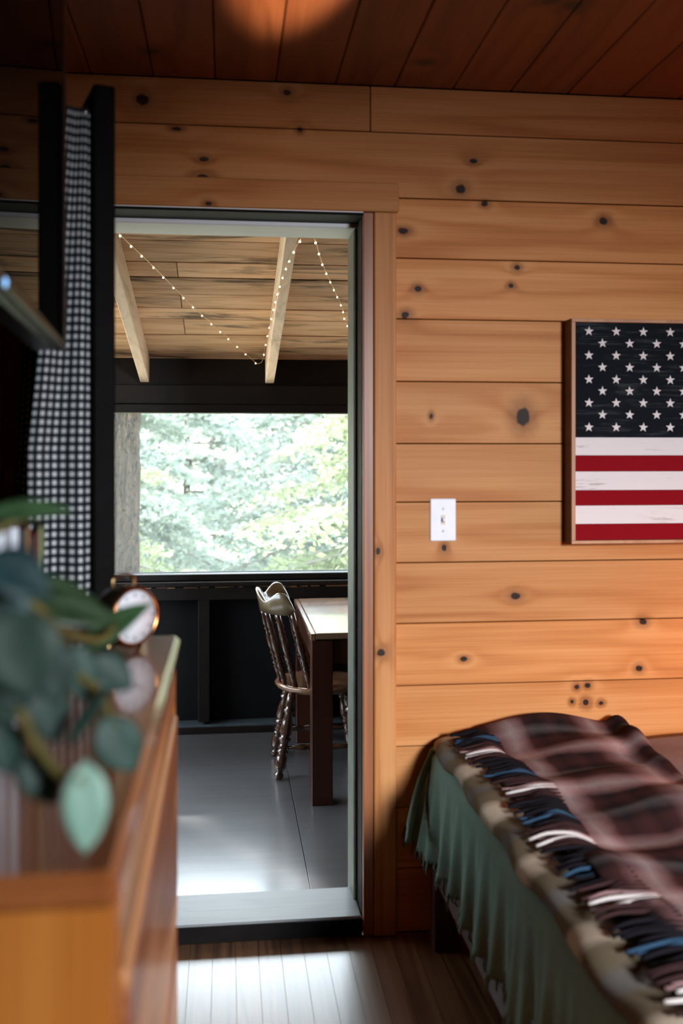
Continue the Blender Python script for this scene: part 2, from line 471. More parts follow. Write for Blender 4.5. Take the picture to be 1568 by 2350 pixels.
def pydata(name, V, F, mat=None, parent=None, smooth=False, loc=None, uv=None):
    me = bpy.data.meshes.new(name)
    me.from_pydata([tuple(v) for v in V], [], [tuple(f) for f in F])
    me.update()
    if uv is not None:
        ul = me.uv_layers.new(name='UVMap')
        for lp in me.loops:
            ul.data[lp.index].uv = uv[lp.vertex_index]
    return link(name, me, mat, parent, loc, None, smooth)

def merged_boxes(name, boxes, mat, parent=None):
    V, F = [], []
    for lo, hi in boxes:
        b = len(V)
        V += [(x, y, z) for x in (lo[0], hi[0]) for y in (lo[1], hi[1]) for z in (lo[2], hi[2])]
        F += [(b, b+1, b+3, b+2), (b+4, b+6, b+7, b+5), (b, b+4, b+5, b+1), (b+2, b+3, b+7, b+6), (b, b+2, b+6, b+4), (b+1, b+5, b+7, b+3)]
    return V, F

def frames(pts):
    out = []
    n = len(pts)
    up = Vector((0, 0, 1))
    prev = None
    for i in range(n):
        d = (pts[min(i + 1, n - 1)] - pts[max(i - 1, 0)]).normalized()
        if prev is None:
            a = d.cross(up)
            if a.length < 1e-3: a = d.cross(Vector((1, 0, 0)))
        else:
            a = prev - d * prev.dot(d)
        a.normalize(); prev = a
        out.append((a, d.cross(a)))
    return out

def tube_data(pts, radii, seg=8, cap=True):
    pts = [Vector(p) for p in pts]
    if isinstance(radii, (int, float)): radii = [radii] * len(pts)
    V, F = [], []
    for p, r, (a, b) in zip(pts, radii, frames(pts)):
        for k in range(seg):
            w = 2 * math.pi * k / seg
            V.append(p + a * (r * math.cos(w)) + b * (r * math.sin(w)))
    for i in range(len(pts) - 1):
        for k in range(seg):
            k2 = (k + 1) % seg
            F.append((i*seg+k, i*seg+k2, (i+1)*seg+k2, (i+1)*seg+k))
    if cap:
        F.append(tuple(reversed(range(seg))))
        F.append(tuple((len(pts)-1)*seg + k for k in range(seg)))
    return V, F

def tube(name, pts, radii, mat, parent=None, seg=8, loc=None):
    V, F = tube_data(pts, radii, seg)
    return pydata(name, V, F, mat, parent, True, loc)

def spline(pts, n=8):
    P = [Vector(p) for p in pts]
    P = [P[0] * 2 - P[1]] + P + [P[-1] * 2 - P[-2]]
    out = []
    for i in range(1, len(P) - 2):
        for k in range(n):
            u = k / n
            a, b, c, d = P[i-1], P[i], P[i+1], P[i+2]
            out.append(0.5 * ((2*b) + (c-a)*u + (2*a-5*b+4*c-d)*u*u + (3*b-a-3*c+d)*u**3))
    out.append(P[-2])
    return out

def turned(name, A, B, prof, mat, parent, seg=12):
    """lathe-turned rod from A to B with a list of (fraction, radius)"""
    A, B = Vector(A), Vector(B)
    return tube(name, [A + (B - A) * s for s, _ in prof], [r for _, r in prof], mat, parent, seg)

def lathe(name, prof, mat, parent=None, seg=32, loc=None, rot=None, cap=True):
    V, F = [], []
    for r, z in prof:
        for k in range(seg):
            w = 2 * math.pi * k / seg
            V.append((r * math.cos(w), r * math.sin(w), z))
    for i in range(len(prof) - 1):
        for k in range(seg):
            k2 = (k + 1) % seg
            F.append((i*seg+k, i*seg+k2, (i+1)*seg+k2, (i+1)*seg+k))
    if cap:
        F.append(tuple(reversed(range(seg)))); F.append(tuple((len(prof)-1)*seg+k for k in range(seg)))
    o = pydata(name, V, F, mat, parent, True, loc)
    if rot: o.rotation_euler = rot
    return o

def grid(name, nu, nv, fn, mat, parent=None, thick=0.0, uvfn=None, loc=None):
    V = [fn(i / nu, j / nv) for j in range(nv + 1) for i in range(nu + 1)]
    F = [(j*(nu+1)+i, j*(nu+1)+i+1, (j+1)*(nu+1)+i+1, (j+1)*(nu+1)+i) for j in range(nv) for i in range(nu)]
    uv = [uvfn(i / nu, j / nv) for j in range(nv + 1) for i in range(nu + 1)] if uvfn else None
    o = pydata(name, V, F, mat, parent, True, loc, uv)
    if thick:
        md = o.modifiers.new('thickness', 'SOLIDIFY'); md.thickness = thick; md.offset = 0
    return o

# ================================================================== the bedroom shell
YW = 2.645          # room face of the back wall boards
XL, XR, YR = -0.62, 2.75, -1.72
ZC = 2.276
ROWS = [0.0, 0.172, 0.336, 0.5, 0.6635, 0.831, 0.9947, 1.158, 1.316, 1.4837, 1.652, 1.816, 1.9775, 2.153, ZC]

def planks_x(parent, z0, z1, x0, x1, joint=None):
    g = 0.0013
    cuts = [x0] + ([joint] if joint else []) + [x1]
    for a, b in zip(cuts[:-1], cuts[1:]):
        dy = random.uniform(-0.0012, 0.0012)
        block('plank', (a + g, YW + dy, z0 + g), (b - g, YW + 0.016, z1 - g), pine_board(a, b, z0, z1), parent, 0.0016)

V, F = merged_boxes('w', [((XL - 0.2, YW + 0.016, -0.3), (-0.505, 2.84, 2.5)), ((0.402, YW + 0.016, -0.3), (XR + 0.2, 2.84, 2.5)), ((-0.505, YW + 0.016, 1.955), (0.402, 2.84, 2.5))], None)
me = bpy.data.meshes.new('wall_back'); me.from_pydata(V, [], F); me.update()
wall_back = struct('wall_back', me, M['gap'], 'back wall of horizontal knotty pine boards')
for i in range(len(ROWS) - 1):
    z0, z1 = ROWS[i], ROWS[i + 1]
    if z0 > 1.9:
        planks_x(wall_back, z0, z1, XL, XR, 0.384 if z1 == ZC else None)
    else:
        planks_x(wall_back, z0, z1, 0.40, XR)
        planks_x(wall_back, z0, z1, XL, -0.50)

trim = struct('trim_1', None, None, 'pine and black painted casing of the doorway')
block('head_casing', (-0.56, YW - 0.013, 1.936), (0.460, YW, 2.014), M['pine_head'], trim, 0.003)
block('side_casing', (0.392, YW - 0.017, 0.0), (0.452, YW, 1.934), M['pine_casing'], trim, 0.003)
block('inner_casing', (0.364, YW - 0.010, 0.0), (0.3915, YW + 0.02, 1.934), M['jamb_edge'], trim, 0.002)
block('side_casing', (-0.57, YW - 0.017, 0.0), (-0.505, YW, 1.934), M['pine_casing'], trim, 0.003)
block('head_stop', (-0.50, YW - 0.005, 1.927), (0.40, 2.745, 1.955), M['black_paint_and_shade'], trim, 0.002)  # the stop's shadow along the head is put into its black
block('lit_edge_strip', (-0.50, YW - 0.006, 1.9335), (0.364, YW + 0.004, 1.9365), M['white_paint'], trim, 0.0)  # lit lower edge of the casing, put in as a white strip
block('head_jamb', (-0.50, 2.745, 1.915), (0.40, 2.885, 1.955), M['white_paint'], trim, 0.003)
block('jamb_stop', (0.362, YW + 0.011, 0.045), (0.40, 2.745, 1.927), M['black_paint_and_shade'], trim, 0.002)
block('jamb', (0.352, 2.745, 0.0), (0.40, 2.885, 1.915), M['olive_paint'], trim, 0.004)
block('jamb_stop', (-0.505, YW + 0.011, 0.045), (-0.478, 2.745, 1.927), M['black_paint_and_shade'], trim, 0.002)
block('jamb', (-0.505, 2.745, 0.0), (-0.47, 2.885, 1.915), M['olive_paint'], trim, 0.004)
sill = struct('trim_2', None, None, 'worn grey threshold board of the doorway')
block('threshold_board', (-0.478, YW + 0.004, 0.026), (0.362, 2.835, 0.047), M['sill_paint'], sill, 0.004)
block('shade_black_riser', (-0.478, YW - 0.004, 0.0), (0.362, YW + 0.004, 0.043), M['black_paint_and_shade'], sill, 0.002)  # front face of the sill; its shade is put in as black
block('threshold_block', (-0.478, YW + 0.004, -0.17), (0.362, 2.83, 0.026), M['black_paint_and_shade'], sill, 0.0)

# floor strips
floor = struct('floor', box_me((XR - XL + 0.4, 4.42, 0.04), 0, M['gap']), None, 'dark varnished narrow strip floor')
floor.location = ((XL + XR) / 2, 0.45, -0.036)
w = 0.0585
k = 0
x = XL
while x < XR:
    o = block('floor_strip', (x + 0.0006, YR, -0.016), (x + w - 0.0004, 2.643, 0.0), M['oak_floor'], None, 0.0)
    o.parent = floor; o.matrix_parent_inverse = Matrix.Translation(floor.location).inverted()
    x += w
# ceiling boards
ceil = struct('ceiling', box_me((XR - XL + 0.4, 4.6, 0.05), 0, M['gap']), None, 'dark stained pine board ceiling')
ceil.location = ((XL + XR) / 2, 0.45, ZC + 0.042)
x = 0.13 - 0.16 * 5
while x < XR:
    o = block('ceiling_board', (max(x, XL) + 0.001, YR, ZC), (x + 0.159, 2.643, ZC + 0.017), M['pine_ceiling'], None, 0.003)
    o.parent = ceil; o.matrix_parent_inverse = Matrix.Translation(ceil.location).inverted()
    x += 0.16
# side walls and the wall behind the camera with its window
wl = struct('wall_left', box_me((0.1, 4.7, 2.6), 0, M['dark_wall']), None, 'dark left wall'); wl.location = (XL - 0.05, 0.45, 1.2)
wr = struct('wall_right', box_me((0.1, 4.7, 2.6), 0, M['pine_wall']), None, 'pine wall to the right, out of view'); wr.location = (XR + 0.05, 0.45, 1.2)
wx0, wx1, wz0, wz1 = 1.15, 1.85, 1.25, 2.10
V, F = merged_boxes('w', [((XL, YR - 0.12, -0.1), (wx0, YR, 2.4)), ((wx1, YR - 0.12, -0.1), (XR, YR, 2.4)), ((wx0, YR - 0.12, -0.1), (wx1, YR, wz0)), ((wx0, YR - 0.12, wz1), (wx1, YR, 2.4))], None)
me = bpy.data.meshes.new('wall_rear'); me.from_pydata(V, [], F); me.update()
struct('wall_rear', me, M['pine_wall'], 'pine wall behind the camera')
win2 = struct('window_2', None, None, 'window in the wall behind the camera')
for a, b in (((wx0, wz0), (wx1, wz0 + 0.05)), ((wx0, wz1 - 0.05), (wx1, wz1)), ((wx0, wz0), (wx0 + 0.05, wz1)), ((wx1 - 0.05, wz0), (wx1, wz1))):
    block('window_frame', (a[0], YR - 0.10, a[1]), (b[0], YR - 0.05, b[1]), M['white_paint'], win2, 0.004)

block('sky_blocker', (wx0 + 0.05, YR - 0.08, wz0 + 0.05), (wx1 - 0.05, YR - 0.07, wz1 - 0.05), M['cream'], win2, 0.0)  # unseen panel added to keep sky light out behind the area lamp

# ================================================================== the open door with its curtain
HX, HY, LX, LY = -0.475, 2.63, -0.212, 1.78
dlen = math.hypot(LX - HX, LY - HY)
door = struct('door_1', None, None, 'open dark painted door seen edge on')
door.location = (HX, HY, 0.0)
door.rotation_euler = (0, 0, math.atan2(LY - HY, LX - HX))
D0, D1, DT = 0.055, 1.936, 0.019       # bottom, top, half thickness; local -y is the curtain side
block('door_stile', (0.0, -DT, D0), (0.11, DT, D1), M['dark_door'], door, 0.003)
block('door_stile', (dlen - 0.11, -DT, D0), (dlen, DT, D1), M['dark_door'], door, 0.003)
block('door_rail', (0.11, -DT, D1 - 0.12), (dlen - 0.11, DT, D1), M['dark_door'], door, 0.003)
block('door_rail', (0.11, -DT, 0.90), (dlen - 0.11, DT, 1.04), M['dark_door'], door, 0.003)
block('door_rail', (0.11, -DT, D0), (dlen - 0.11, DT, 0.26), M['dark_door'], door, 0.003)
block('door_panel', (0.11, -0.008, 0.26), (dlen - 0.11, 0.008, 0.90), M['dark_door'], door, 0.0)
block('door_pane', (0.11, -0.003, 1.04), (dlen - 0.11, 0.003, D1 - 0.12), M['screen'], door, 0.0)
lathe('door_knob', [(0.004, 0), (0.012, 0.002), (0.010, 0.03), (0.026, 0.045), (0.024, 0.062), (0.004, 0.07)], M['brass'], door, 20, (dlen - 0.06, -DT, 0.97), (R(90), 0, 0))
for zz in (0.3, 1.65):
    tube('door_hinge', [(0.0, -DT - 0.004, zz), (0.0, -DT - 0.004, zz + 0.09)], 0.007, M['steel'], door, 8)

cur = thing('gingham_curtain', 'black and white gingham curtain gathered on the open door', 'curtain', (HX, HY, 0.0), door.rotation_euler[2])
cw = 0.70
def cfun(u, v):
    # u along the door, v downward; the last stretch is the free edge turned out towards the room
    z = 1.895 - v * 0.90
    ub = min(u, 0.84) / 0.84
    s = dlen - 0.020 - cw + ub * cw + 0.010 * math.sin(ub * 31) * v * (1 - ub)
    amp = 0.009 + 0.008 * v
    fold = 0.5 + 0.5 * math.sin(ub * 2 * math.pi * 11 + 0.5 * math.sin(v * 3) + 1.2)
    k = max(0.0, (u - 0.80) / 0.20)
    far = 0.066 + 0.058 * min(1.0, v * 1.5) + 0.006 * v
    off = 0.026 + amp * 2 * fold + 0.03 * v
    if u > 0.72:
        q = min(1.0, (u - 0.72) / 0.12)
        off = off * (1 - q) + far * q
    if u > 0.84:
        q = (u - 0.84) / 0.16
        off = far + (0.022 - far) * q
        s += 0.010 * math.sin(q * 9 + 0.4) * (0.4 + v) + 0.006 * math.sin(q * math.pi)
    return (s, -off, z)
cl = grid('curtain_cloth', 300, 60, cfun, M['gingham'], cur, 0.0, lambda u, v: ((u * 0.9 if u < 0.84 else 0.756 + (u - 0.84) / 0.16 * 0.115), v * 0.90))
tube('curtain_rod', [(0.14, -0.030, 1.888), (dlen - 0.012, -0.030, 1.888)], 0.006, M['steel'], cur, 10)

# ================================================================== light switch
sw = thing('light_switch', 'white toggle light switch plate on the pine wall', 'switch', (0.582, YW, 1.110))
me = box_me((0.071, 0.006, 0.115), 0.0035, M['white_plastic'])
link('plate', me, None, sw, (0, -0.003, 0))
block('toggle_frame', (-0.006, -0.0075, -0.013), (0.006, -0.006, 0.013), M['cream'], sw, 0.0)
o = block('toggle', (-0.004, -0.018, -0.006), (0.004, -0.006, 0.006), M['white_plastic'], sw, 0.002, (R(-25), 0, 0))
for zz in (0.030, -0.030):
    lathe('screw', [(0.0005, 0), (0.0032, 0.0002), (0.0025, 0.0012), (0.0005, 0.0014)], M['steel'], sw, 10, (0, -0.006, zz), (R(90), 0, 0))

# ================================================================== painted flag in a wooden frame
FX, FZ0, FZ1, FY = 0.921, 1.046, 1.652, 2.583
FW = 1.10
flag = thing('framed_flag', 'painted wooden stars and stripes flag in a thin pine frame', 'picture', (FX, FY, FZ0))
fh = FZ1 - FZ0
def fblock(name, x0, z0, x1, z1, y0, y1, mat, parent, bev=0.001):
    return block(name, (x0, y0, z0), (x1, y1, z1), mat, parent, bev)
for nm, x0, z0, x1, z1 in (('frame_rail', 0, 0, FW, 0.009), ('frame_rail', 0, fh - 0.009, FW, fh), ('frame_stile', 0, 0.009, 0.011, fh - 0.009), ('frame_stile', FW - 0.011, 0.009, FW, fh - 0.009)):
    fr = fblock(nm, x0, z0, x1, z1, 0.0, YW - FY, M['frame_wood'], flag, 0.001)
fblock('frame_side', -0.0008, 0.0, 0.0, fh, 0.004, YW - FY, M['frame_dark'], flag, 0.0)
fblock('backing_board', 0.011, 0.009, FW - 0.011, fh - 0.009, 0.016, 0.030, M['flag_white'], flag, 0.0)
zs = [1.0555, 1.099, 1.149, 1.190, 1.241, 1.284, 1.333]
for i in range(6):
    fblock('stripe', 0.0115, zs[i] - FZ0 + 0.0003, FW - 0.0115, zs[i + 1] - FZ0 - 0.0003, 0.0075 + 0.0006 * (i % 2), 0.016, M['flag_red' if i % 2 == 0 else 'flag_white'], flag, 0.0006)
cz0, cz1, cx1 = 1.333 - FZ0, fh - 0.0095, 0.485
fblock('canton', 0.0115, cz0, cx1, cz1, 0.0075, 0.016, M['flag_blue'], flag, 0.0006)
sh = (cz1 - cz0) / 7
for i in range(7):
    fblock('stripe', cx1 + 0.0003, cz0 + i * sh + 0.0003, FW - 0.0115, cz0 + (i + 1) * sh - 0.0003, 0.0075 + 0.0006 * (i % 2), 0.016, M['flag_white' if i % 2 else 'flag_red'], flag, 0.0006)
V = []
for k in range(10):
    w = math.pi / 2 + k * math.pi / 5
    rr = 0.0135 if k % 2 == 0 else 0.0056
    V.append((rr * math.cos(w), 0.0, rr * math.sin(w)))
V2 = V + [(x, 0.0016, z) for x, _, z in V]
Fs = [tuple(range(10)), tuple(reversed(range(10, 20)))] + [(k, k + 10, (k + 1) % 10 + 10, (k + 1) % 10) for k in range(10)]
star_me = bpy.data.meshes.new('star'); star_me.from_pydata(V2, [], Fs); star_me.update(); star_me.materials.append(M['flag_white'])
rowz = [1.619, 1.587, 1.554, 1.522, 1.489, 1.458, 1.426, 1.394, 1.360]
for i, z in enumerate(rowz):
    n = 6 if i % 2 == 0 else 5
    for j in range(n):
        link('star', star_me, None, flag, (0.0505 + (0.038 if i % 2 else 0) + j * 0.0765, 0.0062, z - FZ0), (0, R(random.uniform(-5, 5)), 0))

# ================================================================== bed and its covers
BX0, BX1, BY0, BY1, BZ = 0.535, 2.50, 1.22, 2.60, 0.50
bed = thing('bed', 'low dark wooden bed standing against the pine wall', 'bed', (BX0, BY0, 0))
bl, bw = BX1 - BX0, BY1 - BY0
for x_ in (0.0, bl - 0.05):
    for y_ in (0.02, bw - 0.07):
        block('leg', (x_, y_, 0), (x_ + 0.05, y_ + 0.05, 0.19), M['bed_wood'], bed, 0.003)
block('end_rail', (0.0, 0.0, 0.185), (0.03, bw, 0.29), M['bed_wood'], bed, 0.004)
block('end_rail', (bl - 0.03, 0.0, 0.185), (bl, bw, 0.29), M['bed_wood'], bed, 0.004)
block('side_rail', (0.03, 0.0, 0.185), (bl - 0.03, 0.03, 0.29), M['bed_wood'], bed, 0.004)
block('side_rail', (0.03, bw - 0.03, 0.185), (bl - 0.03, bw, 0.29), M['bed_wood'], bed, 0.004)
for k in range(9):
    block('slat', (0.06 + k * 0.21, 0.03, 0.25), (0.14 + k * 0.21, bw - 0.03, 0.27), M['bed_wood'], bed, 0.002)
mt = block('mattress', (0.040, 0.01, 0.272), (bl - 0.02, bw - 0.01, BZ - 0.012), M['mattress'], bed, 0.03)

# green blanket draped over the foot of the bed
blk = thing('green_blanket', 'sage green woven blanket hanging over the foot of the bed', 'blanket', (0, 0, 0))
def gfun(u, v):
    # u: from near to far along the bed end, v: from the middle of the bed over the edge and down
    y = 1.20 + u * 1.435
    top_len = 0.40
    L = top_len + 0.06 + 0.225
    d = v * L
    fold = 0.011 * math.sin(u * 68 + 1.3 * math.sin(u * 9)) + 0.006 * math.sin(u * 151 + 2)
    flare = 0.060 * max(0, (u - 0.88) / 0.12) ** 2
    if d < top_len:
        return (0.97 - d, y, BZ + 0.004)
    d2 = d - top_len
    if d2 < 0.06:
        w = d2 / 0.06 * math.pi / 2
        return (0.57 - 0.030 * math.sin(w), y, BZ + 0.004 - 0.030 * (1 - math.cos(w)))
    d3 = d2 - 0.06
    k = d3 / 0.225
    return (0.540 - 0.012 * k - fold * k - flare * k, y + 0.01 * k * (u - 0.5), BZ - 0.026 - d3 * (1 + 0.05 * math.sin(u * 23)))
grid('blanket_cloth', 220, 60, gfun, M['green_cloth'], blk, 0.004)
tm_cache = []
for k in range(96):
    u = (k + 0.5) / 96
    x_, y_, z_ = gfun(u, 1.0)
    ln = random.uniform(0.012, 0.036)
    sw_ = random.uniform(-0.01, 0.01)
    tube('fringe_strand', [(x_, y_, z_ + 0.006), (x_ - 0.004, y_ + sw_ * 0.5, z_ - ln * 0.5), (x_ + random.uniform(-0.006, 0.004), y_ + sw_, z_ - ln)], [0.003, 0.0035, 0.002], M['green_cloth'], blk, 5)
# the long corner tassel pulled out beside the wall
P0 = gfun(0.995, 0.80)
tube('corner_tassel', spline([(0.548, 2.60, 0.500), (0.508, 2.585, 0.42), (0.478, 2.55, 0.34), (0.458, 2.50, 0.295)], 5), [0.010] * 12 + [0.007] * 4, M['green_cloth'], blk, 7)

# mauve coverlet over the rest of the bed
cov = thing('mauve_coverlet', 'mauve grey knitted coverlet spread over the bed', 'blanket', (0, 0, 0))
def mfun(u, v):
    return (0.80 + u * 1.68, 1.23 + v * 1.37, BZ + 0.012 + 0.006 * math.sin(u * 21 + v * 5) * math.sin(v * 17) + 0.02 * min(1, u * 2) * math.sin(v * 3.1))
grid('coverlet_cloth', 60, 50, mfun, M['mauve_cloth'], cov, 0.012)

# plaid throw folded across the foot
thr = thing('plaid_throw', 'fringed mauve and charcoal plaid wool throw across the bed foot', 'blanket', (0, 0, 0))
def tz(x, y):
    return BZ + 0.048 + 0.010 * math.sin(x * 15 + y * 3) + 0.008 * math.sin(y * 13 + x * 7) + 0.006 * math.sin(y * 31 - x * 11)
def pfun(u, v):
    y = 1.22 + v * 1.385
    x0 = 0.652 + 0.010 * math.sin(v * 12)
    x1 = 1.055 + 0.02 * math.sin(v * 7) + 0.02 * v
    x = x0 + u * (x1 - x0)
    e = min(1.0, min(u, 1 - u) * 10)
    roll = 0.020 * math.exp(-((u - 0.93) / 0.06) ** 2) * (1.0 + 0.5 * math.sin(v * 9)) + 0.018 * math.exp(-((v - 0.985) / 0.03) ** 2)
    return (x, y, tz(x, y) - 0.014 * (1 - e) ** 2 + roll)
grid('throw_cloth', 70, 150, pfun, M['plaid'], thr, 0.012)
def efun(u, v):
    # the lower fold showing as a thick rolled edge along the foot of the bed
    y = 1.215 + v * 1.395
    w = u * math.pi * 1.15
    return (0.592 - 0.042 * math.cos(w * 0.87) + 0.006 * math.sin(v * 26), y, BZ + 0.004 + 0.026 * math.sin(w * 0.87) ** 0.7 + 0.004 * math.sin(v * 41) if w < 2.9 else BZ + 0.012)
grid('folded_edge', 24, 120, efun, M['plaid_edge'], thr, 0.010)
random.seed(21)
n = 0
yv = 1.24
while yv < 2.60:
    ph = ((yv - 2.66) / 0.272) % 1.0
    nm = 'cream' if ph < 0.07 or ph > 0.97 else 'pink' if ph < 0.12 else 'brown' if ph < 0.30 else 'black' if ph < 0.42 else 'blue' if ph < 0.52 else 'black' if ph < 0.82 else 'brown'
    x0 = 0.680 + 0.010 * math.sin((yv - 1.22) / 1.385 * 12)
    ln = random.uniform(0.065, 0.10)
    dy = random.uniform(-0.014, 0.010)
    zb = BZ + 0.050
    pts = spline([(x0 + 0.03, yv, tz(x0 + 0.03, yv) + 0.003), (x0 - 0.01, yv + dy * 0.3, zb + 0.006), (x0 - ln * 0.6, yv + dy, zb + random.uniform(-0.004, 0.006)), (x0 - ln, yv + dy * 1.3 + random.uniform(-0.006, 0.006), zb - 0.004)], 3)
    tube('fringe_tassel', pts, [0.0050 - 0.0022 * i / len(pts) for i in range(len(pts))], M['yarn_' + nm], thr, 6)
    yv += random.uniform(0.010, 0.016)

# ================================================================== dresser
DX0, DX1, DY0, DY1, DZ = -0.60, -0.085, 0.715, 1.60, 1.0
dr = thing('dresser', 'tall honey pine dresser with a varnished top', 'dresser', (DX0, DY0, 0))
dw, dd = DX1 - DX0, DY1 - DY0
block('end_panel', (0, 0, 0.06), (dw + 0.004, 0.022, DZ - 0.026), M['dresser'], dr, 0.002)
block('end_panel', (0, dd - 0.022, 0.06), (dw + 0.004, dd + 0.006, DZ - 0.026), M['dresser'], dr, 0.002)
block('back_panel', (0, 0.022, 0.06), (0.01, dd - 0.022, DZ - 0.026), M['dresser'], dr, 0.0)
block('bottom_panel', (0.01, 0.022, 0.06), (dw - 0.02, dd - 0.022, 0.08), M['dresser'], dr, 0.0)
block('stile', (dw - 0.03, 0.022, 0.06), (dw + 0.006, 0.055, DZ - 0.026), M['dresser'], dr, 0.002)
block('stile', (dw - 0.03, dd - 0.055, 0.06), (dw + 0.006, dd - 0.022, DZ - 0.026), M['dresser'], dr, 0.002)
block('front_rail', (dw - 0.03, 0.055, 0.905), (dw + 0.006, dd - 0.055, DZ - 0.026), M['drawer'], dr, 0.002)
tp = block('top_board', (-0.01, -0.018, DZ - 0.026), (dw + 0.012, dd + 0.012, DZ), M['dresser_top'], dr, 0.008)
for lo, hi in ((0.585, 0.893), (0.335, 0.570), (0.085, 0.320)):
    dwr = block('drawer', (dw - 0.028, 0.060, lo), (dw + 0.011, dd - 0.060, hi), M['drawer'], dr, 0.005)
for x_ in (0.0, dw - 0.07):
    for y_ in (0.0, dd - 0.05):
        block('foot', (x_, y_, 0), (x_ + 0.05, y_ + 0.05, 0.06), M['dresser'], dr, 0.004)

# ================================================================== clock
ck = thing('desk_clock', 'round desk clock with a white face on the dresser top', 'clock', (-0.152, 1.505, DZ), R(45))
cr_, cz_ = 0.040, 0.050      # face points to local -y
lathe('case', [(0.010, -0.030), (0.030, -0.028), (0.041, -0.020), (0.045, 0.0), (0.045, 0.024), (0.042, 0.028), (0.039, 0.026)], plain('dark bronze case', (0.07, 0.055, 0.035), 0.25, 0.1, metal=0.9), ck, 36, (0, 0, cz_), (R(90), 0, 0), False)
fc = lathe('face', [(0.0385, 0.0), (0.0385, 0.0015), (0.0002, 0.002)], M['white_plastic'], ck, 36, (0, -0.0245, cz_), (R(90), 0, 0))
for h in range(12):
    a = h * math.pi / 6
    link('hour_mark', box_me((0.0016, 0.0006, 0.005), 0, M['black_plastic']), None, fc, (0.032 * math.sin(a), 0.032 * math.cos(a), 0.0022), (R(90), 0, -a))
for a, ln, wd in ((R(62), 0.017, 0.0020), (R(-72), 0.026, 0.0014)):
    link('clock_hand', box_me((wd, 0.0007, ln), 0, M['black_plastic']), None, fc, (ln / 2 * math.sin(a), ln / 2 * math.cos(a), 0.0032), (R(90), 0, -a))
lathe('rim', [(0.0385, 0.0), (0.0400, 0.003), (0.0420, 0.003), (0.0435, 0.0)], M['copper'], ck, 36, (0, -0.0265, cz_), (R(90), 0, 0), False)
tube('handle', spline([(-0.020, 0.0, cz_ + 0.041), (-0.018, 0, cz_ + 0.055), (0, 0, cz_ + 0.060), (0.018, 0, cz_ + 0.055), (0.020, 0.0, cz_ + 0.041)], 5), 0.0032, M['brass'], ck, 8)
for s_ in (-1, 1):
    tube('foot', [(s_ * 0.024, 0, cz_ - 0.036), (s_ * 0.031, 0, 0.0)], [0.005, 0.004], M['brass'], ck, 8)

# ================================================================== black screen above the dresser
TVF, TVN = Vector((-0.248, 1.585)), Vector((-0.182, 0.49))
tvv = TVN - TVF
tv = thing('television', 'wall mounted black flat screen above the dresser reflecting the doorway', 'television', (TVF.x, TVF.y, 1.448), math.atan2(tvv.y, tvv.x))
tl = tvv.length
# local x runs toward the camera, local +y is the screen side (room), z up
block('housing', (0.0, -0.058, 0.0), (tl, -0.006, 0.63), M['black_plastic'], tv, 0.012)
block('screen', (0.042, -0.006, 0.016), (tl - 0.03, 0.0, 0.615), M['screen'], tv, 0.0)
block('bezel', (0.0, -0.008, 0.0), (0.042, 0.001, 0.63), M['black_plastic'], tv, 0.003)
block('bezel', (tl - 0.03, -0.008, 0.0), (tl, 0.001, 0.63), M['black_plastic'], tv, 0.003)
block('bezel', (0.042, -0.008, 0.0), (tl - 0.03, 0.001, 0.016), M['black_plastic'], tv, 0.003)
block('bezel', (0.042, -0.008, 0.615), (tl - 0.03, 0.001, 0.63), M['black_plastic'], tv, 0.003)
lathe('standby_light', [(0.0005, 0), (0.005, 0.0005), (0.004, 0.002), (0.0005, 0.003)], M['led'], tv, 12, (0.60, 0.0, 0.006), (R(-90), 0, 0))
block('mount_arm', (tl / 2 - 0.03, -0.395, 0.28), (tl / 2 + 0.03, -0.058, 0.34), M['black_plastic'], tv, 0.004)

# ================================================================== booklets standing on the dresser
random.seed(5)
bcols = [('worn brown', (0.20, 0.09, 0.04), 0.012), ('white', (0.75, 0.80, 0.88), 0.0085), ('pale grey', (0.42, 0.42, 0.46), 0.0045), ('off-white', (0.72, 0.78, 0.86), 0.0085),
         ('charcoal', (0.045, 0.04, 0.04), 0.007), ('tan', (0.26, 0.13, 0.055), 0.004), ('black', (0.02, 0.015, 0.015), 0.004), ('dark red', (0.12, 0.02, 0.02), 0.004), ('lime green', (0.24, 0.27, 0.11), 0.0040)]
bx = -0.270
for i, (nm, c, th) in enumerate(bcols):
    cv = plain('%s book cover' % nm, c, 0.5, 0.1)
    hgt = 0.200 + random.uniform(-0.006, 0.006)
    bk = thing('book', '%s booklet in the row standing on the dresser' % nm, 'book', (bx, 1.16 + (bx + 0.270) * 0.2, DZ), R(11.5), 'booklets on the dresser')
    block('cover', (0.0, 0.0, 0.0), (0.0008, 0.14, hgt), cv, bk, 0.0)
    block('cover', (th - 0.0008, 0.0, 0.0), (th, 0.14, hgt), cv, bk, 0.0)
    block('spine', (0.0, -0.0012, 0.0), (th, 0.0, hgt), cv, bk, 0.0004)
    block('pages', (0.0008, 0.0, 0.003), (th - 0.0008, 0.137, hgt - 0.003), M['cream'], bk, 0.0)
    bx += th * 0.98 + 0.0007

